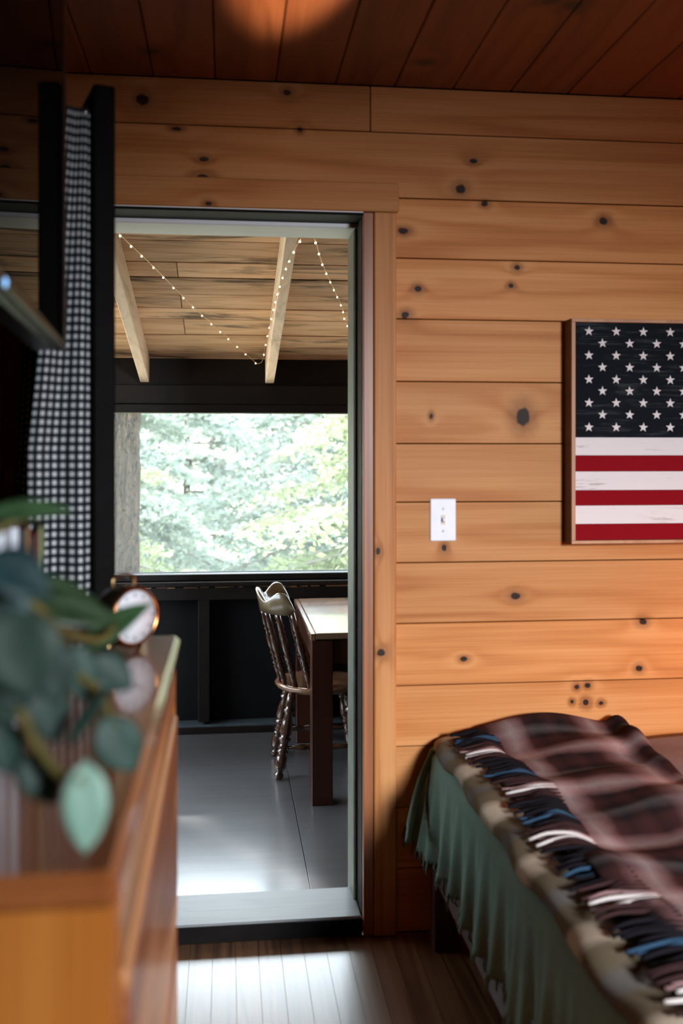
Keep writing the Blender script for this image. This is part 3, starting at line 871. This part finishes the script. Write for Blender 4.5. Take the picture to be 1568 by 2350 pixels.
# ================================================================== trailing house plant
plant = thing('trailing_plant', 'blurred trailing house plant with round teal leaves on the dresser', 'plant', (-0.36, 0.90, DZ))
pb = Vector((-0.36, 0.90, DZ))
lathe('pot', [(0.045, 0), (0.060, 0.004), (0.078, 0.115), (0.084, 0.118), (0.084, 0.14), (0.074, 0.14), (0.070, 0.120)], M['terracotta'], plant, 28)
lathe('soil', [(0.070, 0.112), (0.069, 0.120), (0.002, 0.126)], M['soil'], plant, 20)
vines = [[(-0.129, 0.77, 1.152), (-0.111, 0.748, 1.13), (-0.091, 0.735, 1.117), (-0.078, 0.714, 1.094)],
         [(-0.14, 0.661, 1.133), (-0.125, 0.659, 1.108), (-0.107, 0.647, 1.089), (-0.089, 0.634, 1.086)],
         [(-0.14, 0.721, 1.186), (-0.136, 0.821, 1.15), (-0.117, 0.92, 1.121), (-0.106, 0.969, 1.124)],
         [(-0.20, 0.80, 1.22), (-0.17, 0.82, 1.235), (-0.14, 0.83, 1.245)],
         [(-0.18, 0.66, 1.20), (-0.145, 0.63, 1.18), (-0.13, 0.62, 1.16)]]
for v in vines:
    a = Vector(v[0])
    mid = (a + pb + Vector((0, 0, 0.12))) / 2 + Vector((0, 0, 0.06))
    tube('vine', [p - pb for p in spline([pb + Vector((0.02, 0, 0.11)), mid] + [Vector(q) for q in v], 6)], 0.0036, M['vine'], plant, 7)
def leaf(center, length, width, up, normal, mat, curl=0.15):
    """pointed oval leaf with a folded midrib and a short stalk"""
    up = Vector(up).normalized()
    nrm = Vector(normal); nrm = (nrm - up * nrm.dot(up)).normalized()
    side = up.cross(nrm)
    V, F = [], []
    n = 9
    for i in range(n + 1):
        s = i / n
        wdt = width * math.sin(math.pi * (s ** 0.8)) ** 0.75 if 0 < s < 1 else 0.0006
        for j in (-1, -0.5, 0, 0.5, 1):
            q = Vector(center) + up * ((s - 0.5) * length) + side * (j * wdt) + nrm * (abs(j) * wdt * 0.22 - curl * length * (s - 0.5) ** 2)
            V.append(q - pb)
    for i in range(n):
        for j in range(4):
            F.append((i*5+j, i*5+j+1, (i+1)*5+j+1, (i+1)*5+j))
    o = pydata('leaf', V, F, mat, plant, True)
    md = o.modifiers.new('thickness', 'SOLIDIFY'); md.thickness = 0.0008
    return o
CN = (0.15, -1.0, 0.25)
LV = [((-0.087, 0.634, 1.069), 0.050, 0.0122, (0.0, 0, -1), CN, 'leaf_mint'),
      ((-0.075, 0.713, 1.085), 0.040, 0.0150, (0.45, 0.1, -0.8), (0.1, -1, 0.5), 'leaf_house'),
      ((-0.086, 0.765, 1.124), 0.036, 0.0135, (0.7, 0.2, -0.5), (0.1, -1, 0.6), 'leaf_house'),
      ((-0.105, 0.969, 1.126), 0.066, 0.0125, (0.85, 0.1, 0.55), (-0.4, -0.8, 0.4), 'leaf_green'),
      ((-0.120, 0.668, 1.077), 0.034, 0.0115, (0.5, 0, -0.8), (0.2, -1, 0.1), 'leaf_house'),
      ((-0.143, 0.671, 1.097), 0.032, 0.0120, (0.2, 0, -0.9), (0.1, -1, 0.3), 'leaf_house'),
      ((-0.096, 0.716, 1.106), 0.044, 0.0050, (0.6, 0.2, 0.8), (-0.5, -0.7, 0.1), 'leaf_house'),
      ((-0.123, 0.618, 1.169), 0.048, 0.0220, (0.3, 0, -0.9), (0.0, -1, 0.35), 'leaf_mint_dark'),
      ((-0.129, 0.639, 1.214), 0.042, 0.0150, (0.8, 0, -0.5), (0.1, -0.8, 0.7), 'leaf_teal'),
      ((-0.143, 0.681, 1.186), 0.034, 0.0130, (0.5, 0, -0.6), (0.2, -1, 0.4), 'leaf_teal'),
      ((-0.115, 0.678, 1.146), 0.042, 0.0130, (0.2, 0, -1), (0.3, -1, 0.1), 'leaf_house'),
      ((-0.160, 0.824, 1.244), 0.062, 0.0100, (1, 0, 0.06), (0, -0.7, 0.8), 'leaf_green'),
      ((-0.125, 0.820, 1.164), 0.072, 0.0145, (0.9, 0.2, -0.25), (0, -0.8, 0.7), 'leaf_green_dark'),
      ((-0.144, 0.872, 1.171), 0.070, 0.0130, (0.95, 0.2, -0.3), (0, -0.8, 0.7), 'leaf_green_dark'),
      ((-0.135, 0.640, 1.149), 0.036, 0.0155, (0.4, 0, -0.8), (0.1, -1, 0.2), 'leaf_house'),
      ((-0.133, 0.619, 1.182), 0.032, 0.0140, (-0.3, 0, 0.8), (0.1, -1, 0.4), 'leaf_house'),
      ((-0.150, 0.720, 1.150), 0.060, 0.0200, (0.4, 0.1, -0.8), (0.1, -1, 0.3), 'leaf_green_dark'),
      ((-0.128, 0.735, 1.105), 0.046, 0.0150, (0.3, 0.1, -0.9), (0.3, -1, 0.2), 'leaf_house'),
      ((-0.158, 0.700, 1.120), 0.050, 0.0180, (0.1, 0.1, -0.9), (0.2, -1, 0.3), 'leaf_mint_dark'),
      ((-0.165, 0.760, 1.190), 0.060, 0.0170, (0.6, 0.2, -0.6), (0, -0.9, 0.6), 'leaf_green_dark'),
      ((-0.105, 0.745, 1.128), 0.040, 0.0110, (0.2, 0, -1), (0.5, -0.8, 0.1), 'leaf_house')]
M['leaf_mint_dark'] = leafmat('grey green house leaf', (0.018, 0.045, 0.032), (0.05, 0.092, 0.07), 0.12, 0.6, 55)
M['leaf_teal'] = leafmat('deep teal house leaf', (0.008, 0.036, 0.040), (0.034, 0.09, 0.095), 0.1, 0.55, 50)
M['leaf_green_dark'] = leafmat('dark green house leaf', (0.018, 0.040, 0.016), (0.045, 0.09, 0.035), 0.1, 0.45, 45)  # deeper green for some of the leaves
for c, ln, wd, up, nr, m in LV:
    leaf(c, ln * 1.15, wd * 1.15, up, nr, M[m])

# ================================================================== bedside lamp at the far side of the bed, out of view
lp = thing('wall_sconce', 'warm brass reading sconce on the wall above the bed out of view', 'lamp', (1.93, YW, 0.95))
lathe('wall_plate', [(0.045, 0.0), (0.045, 0.006), (0.030, 0.014), (0.002, 0.016)], M['brass'], lp, 24, (0, 0, 0), (R(90), 0, 0))
tube('arm', spline([(0, -0.012, 0), (0, -0.22, 0.0), (0, -0.40, 0.02), (0, -0.45, 0.09)], 5), 0.006, M['brass'], lp, 8)
lathe('shade', [(0.085, 0.05), (0.055, 0.17)], M['shade'], lp, 28, (0, -0.45, 0), None, False)
light('sconce_bulb', 'POINT', (1.93, YW - 0.45, 1.00), 25.0, (1.0, 0.27, 0.03), shadow_soft_size=0.035)

rl = thing('added_uplight', 'added unseen spot stand behind the camera imitating reflected light on the ceiling', 'lamp', (0.55, -1.45, 0.0))  # added stand, unseen; stands in for light glancing off glass
lathe('base', [(0.10, 0), (0.10, 0.015), (0.012, 0.03), (0.008, 0.10)], M['black_plastic'], rl, 24)
tube('pole', [(0, 0, 0.08), (0, 0, 1.02)], 0.008, M['black_plastic'], rl, 8)
lathe('head', [(0.030, -0.07), (0.055, 0.05)], M['black_plastic'], rl, 24, (0, 0.0, 1.06), (R(-70), 0, R(4)), False)
light('ceiling_patch_light', 'SPOT', (0.55, -1.44, 1.06), 5200.0, (1.0, 0.80, 0.60), target=(0.16, 1.86, ZC), spot_size=R(5.4), spot_blend=0.6, shadow_soft_size=0.02)  # added spot that throws the bright patch onto the ceiling

# ================================================================== the porch
PZ = -0.17
PX0, PX1, PY0, PY1 = -2.3, 3.0, 2.84, 5.23
pf = struct('floor_porch', box_me((PX1 - PX0, PY1 - PY0 + 0.3, 0.04), 0, M['gap']), None, 'grey painted porch floor')
pf.location = ((PX0 + PX1) / 2, (PY0 + PY1) / 2, PZ - 0.040)
for a, b in ((PX0, -0.94), (-0.94, 0.28), (0.28, 1.50), (1.50, PX1)):
    o = block('floor_sheet', (a + 0.0012, PY0, PZ - 0.02), (b - 0.0012, PY1 + 0.1, PZ), M['porch_floor'], None, 0.002)
    o.parent = pf; o.matrix_parent_inverse = Matrix.Translation(pf.location).inverted()
# far half wall with studs
pw = struct('wall_porch', box_me((PX1 - PX0, 0.02, 0.83), 0, M['porch_black']), None, 'dark painted half wall of the porch')
pw.location = ((PX0 + PX1) / 2, PY1 + 0.115, PZ + 0.415)
def pwb(name, lo, hi, mat, bev=0.003):
    o = block(name, lo, hi, mat, None, bev)
    o.parent = pw; o.matrix_parent_inverse = Matrix.Translation(pw.location).inverted()
    return o
for xs in (-2.0, -1.28, -0.705, -0.146, 0.42, 0.98, 1.56, 2.2):
    pwb('stud', (xs, PY1, PZ + 0.06), (xs + 0.06, PY1 + 0.105, 0.60), M['porch_dark'])
pwb('bottom_plate', (PX0, PY1 - 0.004, PZ), (PX1, PY1 + 0.105, PZ + 0.045), plain('daylit blue grey ledge', (0.055, 0.075, 0.09), 0.45, 0.3, 20))  # bluish daylight on this ledge is put into its colour
pwb('bottom_plate', (PX0, PY1 - 0.010, PZ), (PX1, PY1 - 0.004, PZ + 0.036), M['porch_dark'])
pwb('top_rail', (PX0, PY1 - 0.004, 0.525), (PX1, PY1 + 0.105, 0.595), M['porch_dark'])
pwb('sill_board', (PX0, PY1 - 0.03, 0.598), (PX1, PY1 + 0.11, 0.622), M['porch_dark'])
pwb('sill_board', (PX0, PY1 + 0.02, 0.624), (PX1, PY1 + 0.11, 0.657), M['porch_dark'])
random.seed(2)
for k in range(20):
    xa = -0.55 + k * 0.062 + random.uniform(-0.02, 0.02)
    ln, hg = random.uniform(0.015, 0.075), random.uniform(0.002, 0.008)
    pwb('peeled_patch', (xa, PY1 - 0.0052, 0.5945 - hg), (xa + ln, PY1 - 0.0035, 0.5952), M['peel'], 0.0)
pwb('head_beam', (PX0, PY1, 1.50), (PX1, PY1 + 0.11, 1.545), M['porch_dark'])
pwb('head_beam', (PX0, PY1 - 0.006, 1.547), (PX1, PY1 + 0.11, 1.645), M['porch_dark'])
pwb('blocking_board', (PX0, PY1 + 0.03, 1.645), (PX1, PY1 + 0.10, 1.86), M['porch_dark'])
for xs in (-1.45, 1.10, 2.9):
    pwb('window_post', (xs, PY1 + 0.01, 0.657), (xs + 0.08, PY1 + 0.10, 1.50), M['porch_dark'])
pin = struct('wall_house', None, None, 'outer face of the cabin wall towards the porch')
for a, b in (((PX0, 2.842, PZ), (-0.505, 2.86, 2.4)), ((0.40, 2.842, PZ), (PX1, 2.86, 2.4)), ((-0.505, 2.842, 1.955), (0.40, 2.86, 2.4))):
    block('wall_panel', a, b, M['porch_black'], pin, 0.0)
pr = struct('wall_porch_right', box_me((0.08, 2.6, 2.5), 0, M['porch_black']), None, 'dark end wall of the porch, out of view'); pr.location = (PX1 + 0.04, 4.05, 1.0)
pl = struct('wall_porch_left', box_me((0.08, 2.4, 0.83), 0, M['porch_black']), None, 'dark half wall at the open end of the porch'); pl.location = (PX0 - 0.04, 4.05, PZ + 0.415)
win1 = struct('window_1', None, None, 'long porch opening with an added pale veil')
for a, b in ((-1.37, 1.10), (PX0, -1.45), (1.18, 2.9)):
    block('haze_veil', (a, PY1 + 0.060, 0.657), (b, PY1 + 0.0605, 1.50), M['haze_veil'], win1, 0.0)

# sloping porch roof: boards across, joists running down towards the far wall
SL = 0.215
ang = math.atan(SL)
def zc(y): return 1.795 + SL * (5.2 - y)
pc = struct('ceiling_porch', None, None, 'sloping rough sawn board ceiling of the porch')
gaps = [2.86, 2.99, 3.16, 3.33, 3.50, 3.66, 3.82, 4.023, 4.176, 4.36, 4.53, 4.67, 4.884, 5.06, 5.25, 5.42, 5.6]
random.seed(11)
for a, b in zip(gaps[:-1], gaps[1:]):
    cy = (a + b) / 2
    L = (b - a) / math.cos(ang) - 0.007
    jx = random.choice([None, -0.2, 0.9, 1.3])
    for xa, xb in ([(PX0, PX1)] if jx is None else [(PX0, jx), (jx + 0.003, PX1)]):
        link('ceiling_board', box_me((xb - xa, L, 0.02), 0.002, M['porch_ceiling']), None, pc, ((xa + xb) / 2, cy, zc(cy) + 0.011 + random.uniform(0, 0.003)), (-ang, 0, 0))
link('roof_deck', box_me((PX1 - PX0 + 0.3, 3.0, 0.03), 0, M['gap']), None, pc, ((PX0 + PX1) / 2, 4.25, zc(4.25) + 0.045), (-ang, 0, 0))
for xj in (-2.24, -1.63, -1.03, -0.4175, 0.2245, 0.84, 1.45, 2.06, 2.67):
    cy = (2.86 + 5.225) / 2
    L = (5.225 - 2.86) / math.cos(ang)
    link('joist', box_me((0.045, L, 0.135), 0.003, M['joist']), None, pc, (xj, cy, zc(cy) - 0.0685), (-ang, 0, 0))

# fairy lights
fl = thing('fairy_lights', 'warm glowing fairy lights strung below the porch ceiling', 'string lights', (0, 0, 0))
S1 = [(-0.345, 3.05, 2.005), (-0.338, 3.15, 1.98), (-0.265, 3.55, 1.956), (-0.126, 4.2, 1.891), (0.042, 4.8, 1.812), (0.156, 5.1, 1.746)]
S2 = [(0.156, 5.1, 1.746), (0.18, 5.05, 1.757), (0.190, 4.85, 1.82), (0.196, 4.35, 1.889), (0.205, 3.75, 1.938), (0.215, 3.35, 1.95), (0.233, 3.1, 1.963)]
S3 = [(0.233, 3.1, 1.963), (0.268, 3.1, 1.971), (0.332, 3.45, 1.95), (0.413, 3.85, 1.934), (0.488, 4.2, 1.91), (0.565, 4.6, 1.878), (0.75, 5.0, 1.80)]
S0 = [(-0.345, 3.05, 2.005), (-0.50, 3.3, 1.985), (-0.62, 3.9, 1.92), (-0.75, 4.6, 1.84), (-0.85, 5.1, 1.75)]
bulb_bm = bmesh.new(); bmesh.ops.create_icosphere(bulb_bm, subdivisions=1, radius=0.0040)
bulb_me = bpy.data.meshes.new('bulb'); bulb_bm.to_mesh(bulb_me); bulb_bm.free(); bulb_me.materials.append(M['bulb'])
for S in (S1, S2, S3, S0):
    pts = spline(S, 14)
    tube('wire', pts, 0.0016, M['wire'], fl, 5)
    acc = 0.0
    for a, b in zip(pts[:-1], pts[1:]):
        acc += (b - a).length
        if acc > 0.125:
            acc = 0
            link('bulb', bulb_me, None, fl, tuple(b + Vector((0, 0, -0.004))))

# porch table
tb = thing('porch_table', 'red brown wooden table with square legs on the porch', 'table', (0.345, 4.10, PZ))
TL, TW, TH = 1.25, 1.0, 0.715
block('table_top', (0.022, 0.0, TH - 0.026), (TL, TW, TH), M['table_top'], tb, 0.003)
block('end_strip', (0.0, 0.0, TH - 0.030), (0.0212, TW, TH - 0.002), M['table_top'], tb, 0.003)
for x_ in (0.006, TL - 0.096):
    for y_ in (0.004, TW - 0.094):
        block('leg', (x_, y_, 0), (x_ + 0.088, y_ + 0.088, TH - 0.031), M['table'], tb, 0.003)
block('apron', (0.094, 0.020, TH - 0.13), (TL - 0.096, 0.042, TH - 0.031), M['table'], tb, 0.002)
block('apron', (0.094, TW - 0.042, TH - 0.13), (TL - 0.096, TW - 0.020, TH - 0.031), M['table'], tb, 0.002)
block('apron', (0.014, 0.092, TH - 0.13), (0.034, TW - 0.094, TH - 0.031), M['table'], tb, 0.002)
block('apron', (TL - 0.034, 0.092, TH - 0.13), (TL - 0.014, TW - 0.094, TH - 0.031), M['table'], tb, 0.002)

# spindle-back chair drawn up to the table end
ch = thing('spindle_chair', 'dark spindle-back chair with pale curved crest at the table end', 'chair', (0.420, 4.63, PZ))
SH = 0.405
V, F = [], []
seg = 40
prof = [(0.05, -0.036), (0.175, -0.034), (0.196, -0.024), (0.204, -0.008), (0.198, 0.0), (0.17, -0.002), (0.10, -0.010), (0.03, -0.012)]
for r, z in prof:
    for k in range(seg):
        w = 2 * math.pi * k / seg
        fx = 1.0 + 0.03 * math.cos(w)
        V.append((r * math.cos(w) * fx, r * math.sin(w) * (1.02 + 0.06 * math.cos(w)), SH + z))
for i in range(len(prof) - 1):
    for k in range(seg):
        k2 = (k + 1) % seg
        F.append((i*seg+k, i*seg+k2, (i+1)*seg+k2, (i+1)*seg+k))
F.append(tuple(reversed(range(seg)))); F.append(tuple((len(prof)-1)*seg+k for k in range(seg)))
pydata('seat', V, F, M['seat'], ch, True)
LP = [(0, 0.010), (0.03, 0.017), (0.055, 0.019), (0.08, 0.013), (0.10, 0.012), (0.13, 0.020), (0.16, 0.023), (0.26, 0.021), (0.30, 0.015), (0.315, 0.022), (0.33, 0.022), (0.345, 0.016), (0.37, 0.022), (0.40, 0.016),
      (0.44, 0.017), (0.455, 0.023), (0.475, 0.023), (0.49, 0.016), (0.54, 0.024), (0.66, 0.021), (0.76, 0.014), (0.78, 0.021), (0.80, 0.021), (0.82, 0.014), (0.86, 0.020), (0.94, 0.017), (1.0, 0.013)]
feet = {}
for sx in (-1, 1):
    for sy in (-1, 1):
        A = (sx * 0.190, sy * 0.175, 0.0); B = (sx * 0.125, sy * 0.125, SH - 0.03)
        feet[(sx, sy)] = (Vector(A), Vector(B))
        turned('leg', A, B, [(q, r * 1.22) for q, r in LP], M['chair'], ch, 14)
ST = [(0, 0.008), (0.2, 0.010), (0.3, 0.015), (0.33, 0.010), (0.38, 0.015), (0.5, 0.019), (0.62, 0.015), (0.67, 0.010), (0.7, 0.015), (0.8, 0.010), (1, 0.008)]
def onleg(s, k): return feet[s][0].lerp(feet[s][1], k)
mids = []
for sy in (-1, 1):
    a, b = onleg((-1, sy), 0.36), onleg((1, sy), 0.36)
    turned('stretcher', a, b, ST, M['chair'], ch, 10); mids.append((a + b) / 2)
turned('stretcher', mids[0], mids[1], ST, M['chair'], ch, 10)
turned('stretcher', onleg((-1, -1), 0.5), onleg((-1, 1), 0.5), ST, M['chair'], ch, 10)
turned('stretcher', onleg((1, -1), 0.5), onleg((1, 1), 0.5), ST, M['chair'], ch, 10)
# crest: a steamed board bent round the sitter's back with a waved upper edge
CB, CDX = 0.735, -0.122
def crest_xy(th, inner=0.0):
    return (CDX + 0.02 - (0.165 - inner) * math.cos(th) , (0.205 - inner) * math.sin(th))
NT_ = 60
V, F = [], []
TH0 = R(86)
for i in range(NT_ + 1):
    th = -TH0 + 2 * TH0 * i / NT_
    a = abs(th) / TH0
    top = 0.815 + 0.022 * math.exp(-(a / 0.22) ** 2) - 0.024 * math.exp(-((a - 0.42) / 0.15) ** 2) + 0.020 * math.exp(-((a - 0.76) / 0.15) ** 2) - 0.060 * max(0, (a - 0.86) / 0.14) ** 1.6
    bot = CB + 0.02 * max(0, (a - 0.8) / 0.2) ** 2
    for inner, z in ((0, bot), (-0.004, (bot + top) / 2), (-0.010, top - 0.004), (-0.004, top + 0.003), (0.010, top), (0.016, (bot + top) / 2), (0.020, bot)):
        x_, y_ = crest_xy(th, inner)
        V.append((x_ - 0.10 * (z - CB), y_, z))
m7 = 7
for i in range(NT_):
    for k in range(m7):
        k2 = (k + 1) % m7
        F.append((i*m7+k, (i+1)*m7+k, (i+1)*m7+k2, i*m7+k2))
F.append(tuple(range(m7))); F.append(tuple(reversed([NT_*m7+k for k in range(m7)])))
pydata('crest', V, F, M['crest'], ch, True)
SPD = [(0, 0.009), (0.16, 0.011), (0.22, 0.014), (0.24, 0.008), (0.26, 0.014), (0.29, 0.009), (0.33, 0.013), (0.36, 0.008), (0.40, 0.014), (0.43, 0.009), (0.50, 0.013), (0.62, 0.012), (0.70, 0.008), (0.72, 0.013), (0.75, 0.008), (0.79, 0.012), (0.90, 0.009), (1, 0.008)]
for i in range(7):
    th = R(-80 + 160 * i / 6)
    A = (0.02 - 0.188 * math.cos(th * 0.88), 0.172 * math.sin(th * 0.88), SH - 0.004)
    x_, y_ = crest_xy(th, 0.010)
    turned('spindle', A, (x_, y_, CB + 0.012), [(q, r * 1.3) for q, r in SPD], M['chair'], ch, 10)

# ================================================================== outdoors
gr = struct('ground', None, None, None)
def grf(u, v):
    x, y = -40 + 80 * u, -30 + 90 * v
    z = -0.9 - 0.02 * max(0, y - 6) + 0.22 * max(0, y - 26) + 0.15 * math.sin(x * 0.9) * math.sin(y * 0.7)
    return (x, y, z)
g_o = grid('ground_surface', 60, 70, grf, M['ground'], gr)
def gz(x, y): return -0.9 - 0.02 * max(0, y - 6) + 0.22 * max(0, y - 26)

def leaf_cloud(rng, centers, sizes, spreads, flat=0.35):
    """one quad per leaf, gathered round the twig points"""
    n = len(centers)
    c = np.array(centers) + rng.normal(size=(n, 3)) * np.array(spreads)[:, None] * np.array([1, 1, flat])
    a = rng.normal(size=(n, 3)); a[:, 2] *= 0.5; a /= np.linalg.norm(a, axis=1)[:, None]
    b = rng.normal(size=(n, 3)); b -= a * np.sum(a * b, 1)[:, None]; b /= np.linalg.norm(b, axis=1)[:, None]
    s = np.array(sizes)[:, None]
    droop = np.zeros((n, 3)); droop[:, 2] = -1
    V = np.stack([c - a * s, c + b * s * 0.55 + droop * s * 0.1, c + a * s + droop * s * 0.25, c - b * s * 0.55 + droop * s * 0.1], 1).reshape(-1, 3)
    F = [(4*i, 4*i+1, 4*i+2, 4*i+3) for i in range(n)]
    return V, F

def tree(name, label, x, y, h, r, crown0, reach, nbr, per, size, seed, lmat, cat='tree', group='trees outside the porch', lean=(0, 0), droop=0.25, bmat='bark', dirs=None, furrow=False):
    rng = np.random.default_rng(seed)
    z0 = gz(x, y)
    tr = thing(name, label, cat, (x, y, z0), 0, group)
    n = 14
    pts = [Vector((lean[0] * (i / n) * h + 0.03 * math.sin(i * 1.7 + seed), lean[1] * (i / n) * h, -0.1 + i / n * h)) for i in range(n + 1)]
    if furrow:
        from mathutils import noise as mn
        sg, rg = 110, 220
        TV, TF = [], []
        for j in range(rg + 1):
            q = (j / rg)
            zz = -0.1 + q * 5.0
            cxx, rr = lean[0] * zz, r * (1 - 0.02 * zz)
            for k2 in range(sg):
                w2 = 2 * math.pi * k2 / sg
                wv = mn.noise(Vector((math.cos(w2) * 2, math.sin(w2) * 2, zz * 2.5)))
                dd_ = mn.voronoi(Vector((math.cos(w2) * 4.2 + wv * 0.5, math.sin(w2) * 4.2, zz * 1.9)), distance_metric='DISTANCE')[0]
                e = min(1.0, (dd_[1] - dd_[0]) * 3.2)
                rad = rr * (0.90 + 0.10 * e ** 0.7 + 0.02 * mn.noise(Vector((math.cos(w2) * 9, math.sin(w2) * 9, zz * 6))) + 0.03 * wv)
                TV.append((cxx + rad * math.cos(w2), rad * math.sin(w2), zz))
        for j in range(rg):
            for k2 in range(sg):
                k3 = (k2 + 1) % sg
                TF.append((j*sg+k2, j*sg+k3, (j+1)*sg+k3, (j+1)*sg+k2))
        pydata('trunk', TV, TF, M[bmat], tr, True)
        tube('upper_trunk', [Vector((lean[0] * z_, 0, z_)) for z_ in (4.85, 8, h)], [r * 0.9, r * 0.7, r * 0.2], M[bmat], tr, 20)
    else:
        tube('trunk', pts, [r * (1.12 if i == 0 else 1) * (1 - 0.75 * (i / n) ** 1.5) for i in range(n + 1)], M[bmat], tr, 20)
    C, S, W = [], [], []
    BV, BF = [], []
    for b in range(nbr):
        zb = crown0 + (h - crown0) * (b + rng.random()) / nbr
        k = zb / h
        base = Vector((lean[0] * k * h, lean[1] * k * h, zb))
        aa = rng.random() * 2 * math.pi if dirs is None else dirs[0] + (rng.random() - 0.5) * dirs[1]
        ln = reach * (1 - 0.6 * k) * (0.6 + 0.5 * rng.random())
        d = Vector((math.cos(aa), math.sin(aa), 0.15))
        bp = [base + d * (ln * q) + Vector((0, 0, -droop * ln * q * q + 0.05 * math.sin(q * 9 + b))) for q in np.linspace(0, 1, 8)]
        v_, f_ = tube_data(bp, [0.022 * (1 - 0.85 * q) * ln / 2 + 0.004 for q in np.linspace(0, 1, 8)], 5)
        o_ = len(BV); BV += v_; BF += [tuple(i + o_ for i in f) for f in f_]
        for q in range(per):
            s = 0.2 + 0.8 * rng.random()
            i0 = min(6, int(s * 7)); fr = s * 7 - i0
            p = bp[i0].lerp(bp[i0 + 1], fr)
            side = d.cross(Vector((0, 0, 1))) * (rng.normal() * 0.24 * ln * (0.25 + s * (1.15 - s)))
            C.append(tuple(p + side + Vector((0, 0, -0.25 * side.length)))); S.append(size * (0.6 + 0.8 * rng.random())); W.append(0.05 + size * 0.6)
    br = pydata('branches', BV, BF, M['twig'], tr, True); br['kind'] = 'stuff'
    V, F = leaf_cloud(rng, C, S, W)
    me = bpy.data.meshes.new('foliage'); me.from_pydata(V.tolist(), [], F); me.update()
    fo = link('foliage', me, M[lmat], tr); fo['kind'] = 'stuff'
    return tr

tree('pine_tree', 'thick furrowed pine trunk close outside the porch window', -0.90, 8.0, 12.0, 0.205, 7.5, 2.4, 12, 200, 0.07, 3, 'leaf_far', lean=(0.014, 0), furrow=True)
tree('oak_tree', 'spreading oak whose crown shades the porch from the left', -3.1, 9.0, 7.5, 0.14, 3.9, 2.8, 22, 110, 0.085, 5, 'leaf_sun')
tree('maple_tree', 'sunlit maple with drooping branches right of the window view', 2.9, 10.5, 4.2, 0.09, 0.7, 3.9, 26, 900, 0.042, 12, 'leaf_sun', dirs=(math.pi * 1.02, 1.5))
tree('maple_tree', 'sunlit maple with drooping branches left behind the pine trunk', -3.8, 12.5, 4.6, 0.10, 0.6, 4.2, 26, 900, 0.046, 15, 'leaf_sun', dirs=(0.0, 1.5))
tree('hemlock_tree', 'blue green hemlock behind the maples right of the view', 3.0, 16.0, 5.6, 0.12, 0.3, 4.0, 34, 800, 0.055, 18, 'leaf_far', droop=0.35, dirs=(math.pi, 2.2))
tree('hemlock_tree', 'blue green hemlock behind the maples left of the view', -2.6, 17.0, 5.8, 0.12, 0.3, 4.0, 34, 800, 0.055, 37, 'leaf_far', droop=0.35, dirs=(0.0, 2.2))
tree('hemlock_tree', 'paler hemlock further off at the right of the window', 1.9, 22.0, 5.6, 0.10, 0.2, 3.6, 34, 800, 0.075, 25, 'leaf_far', droop=0.4)
tree('hemlock_tree', 'paler hemlock further off at the left of the window', -0.9, 23.5, 5.6, 0.10, 0.2, 3.6, 34, 800, 0.075, 29, 'leaf_far', droop=0.4)
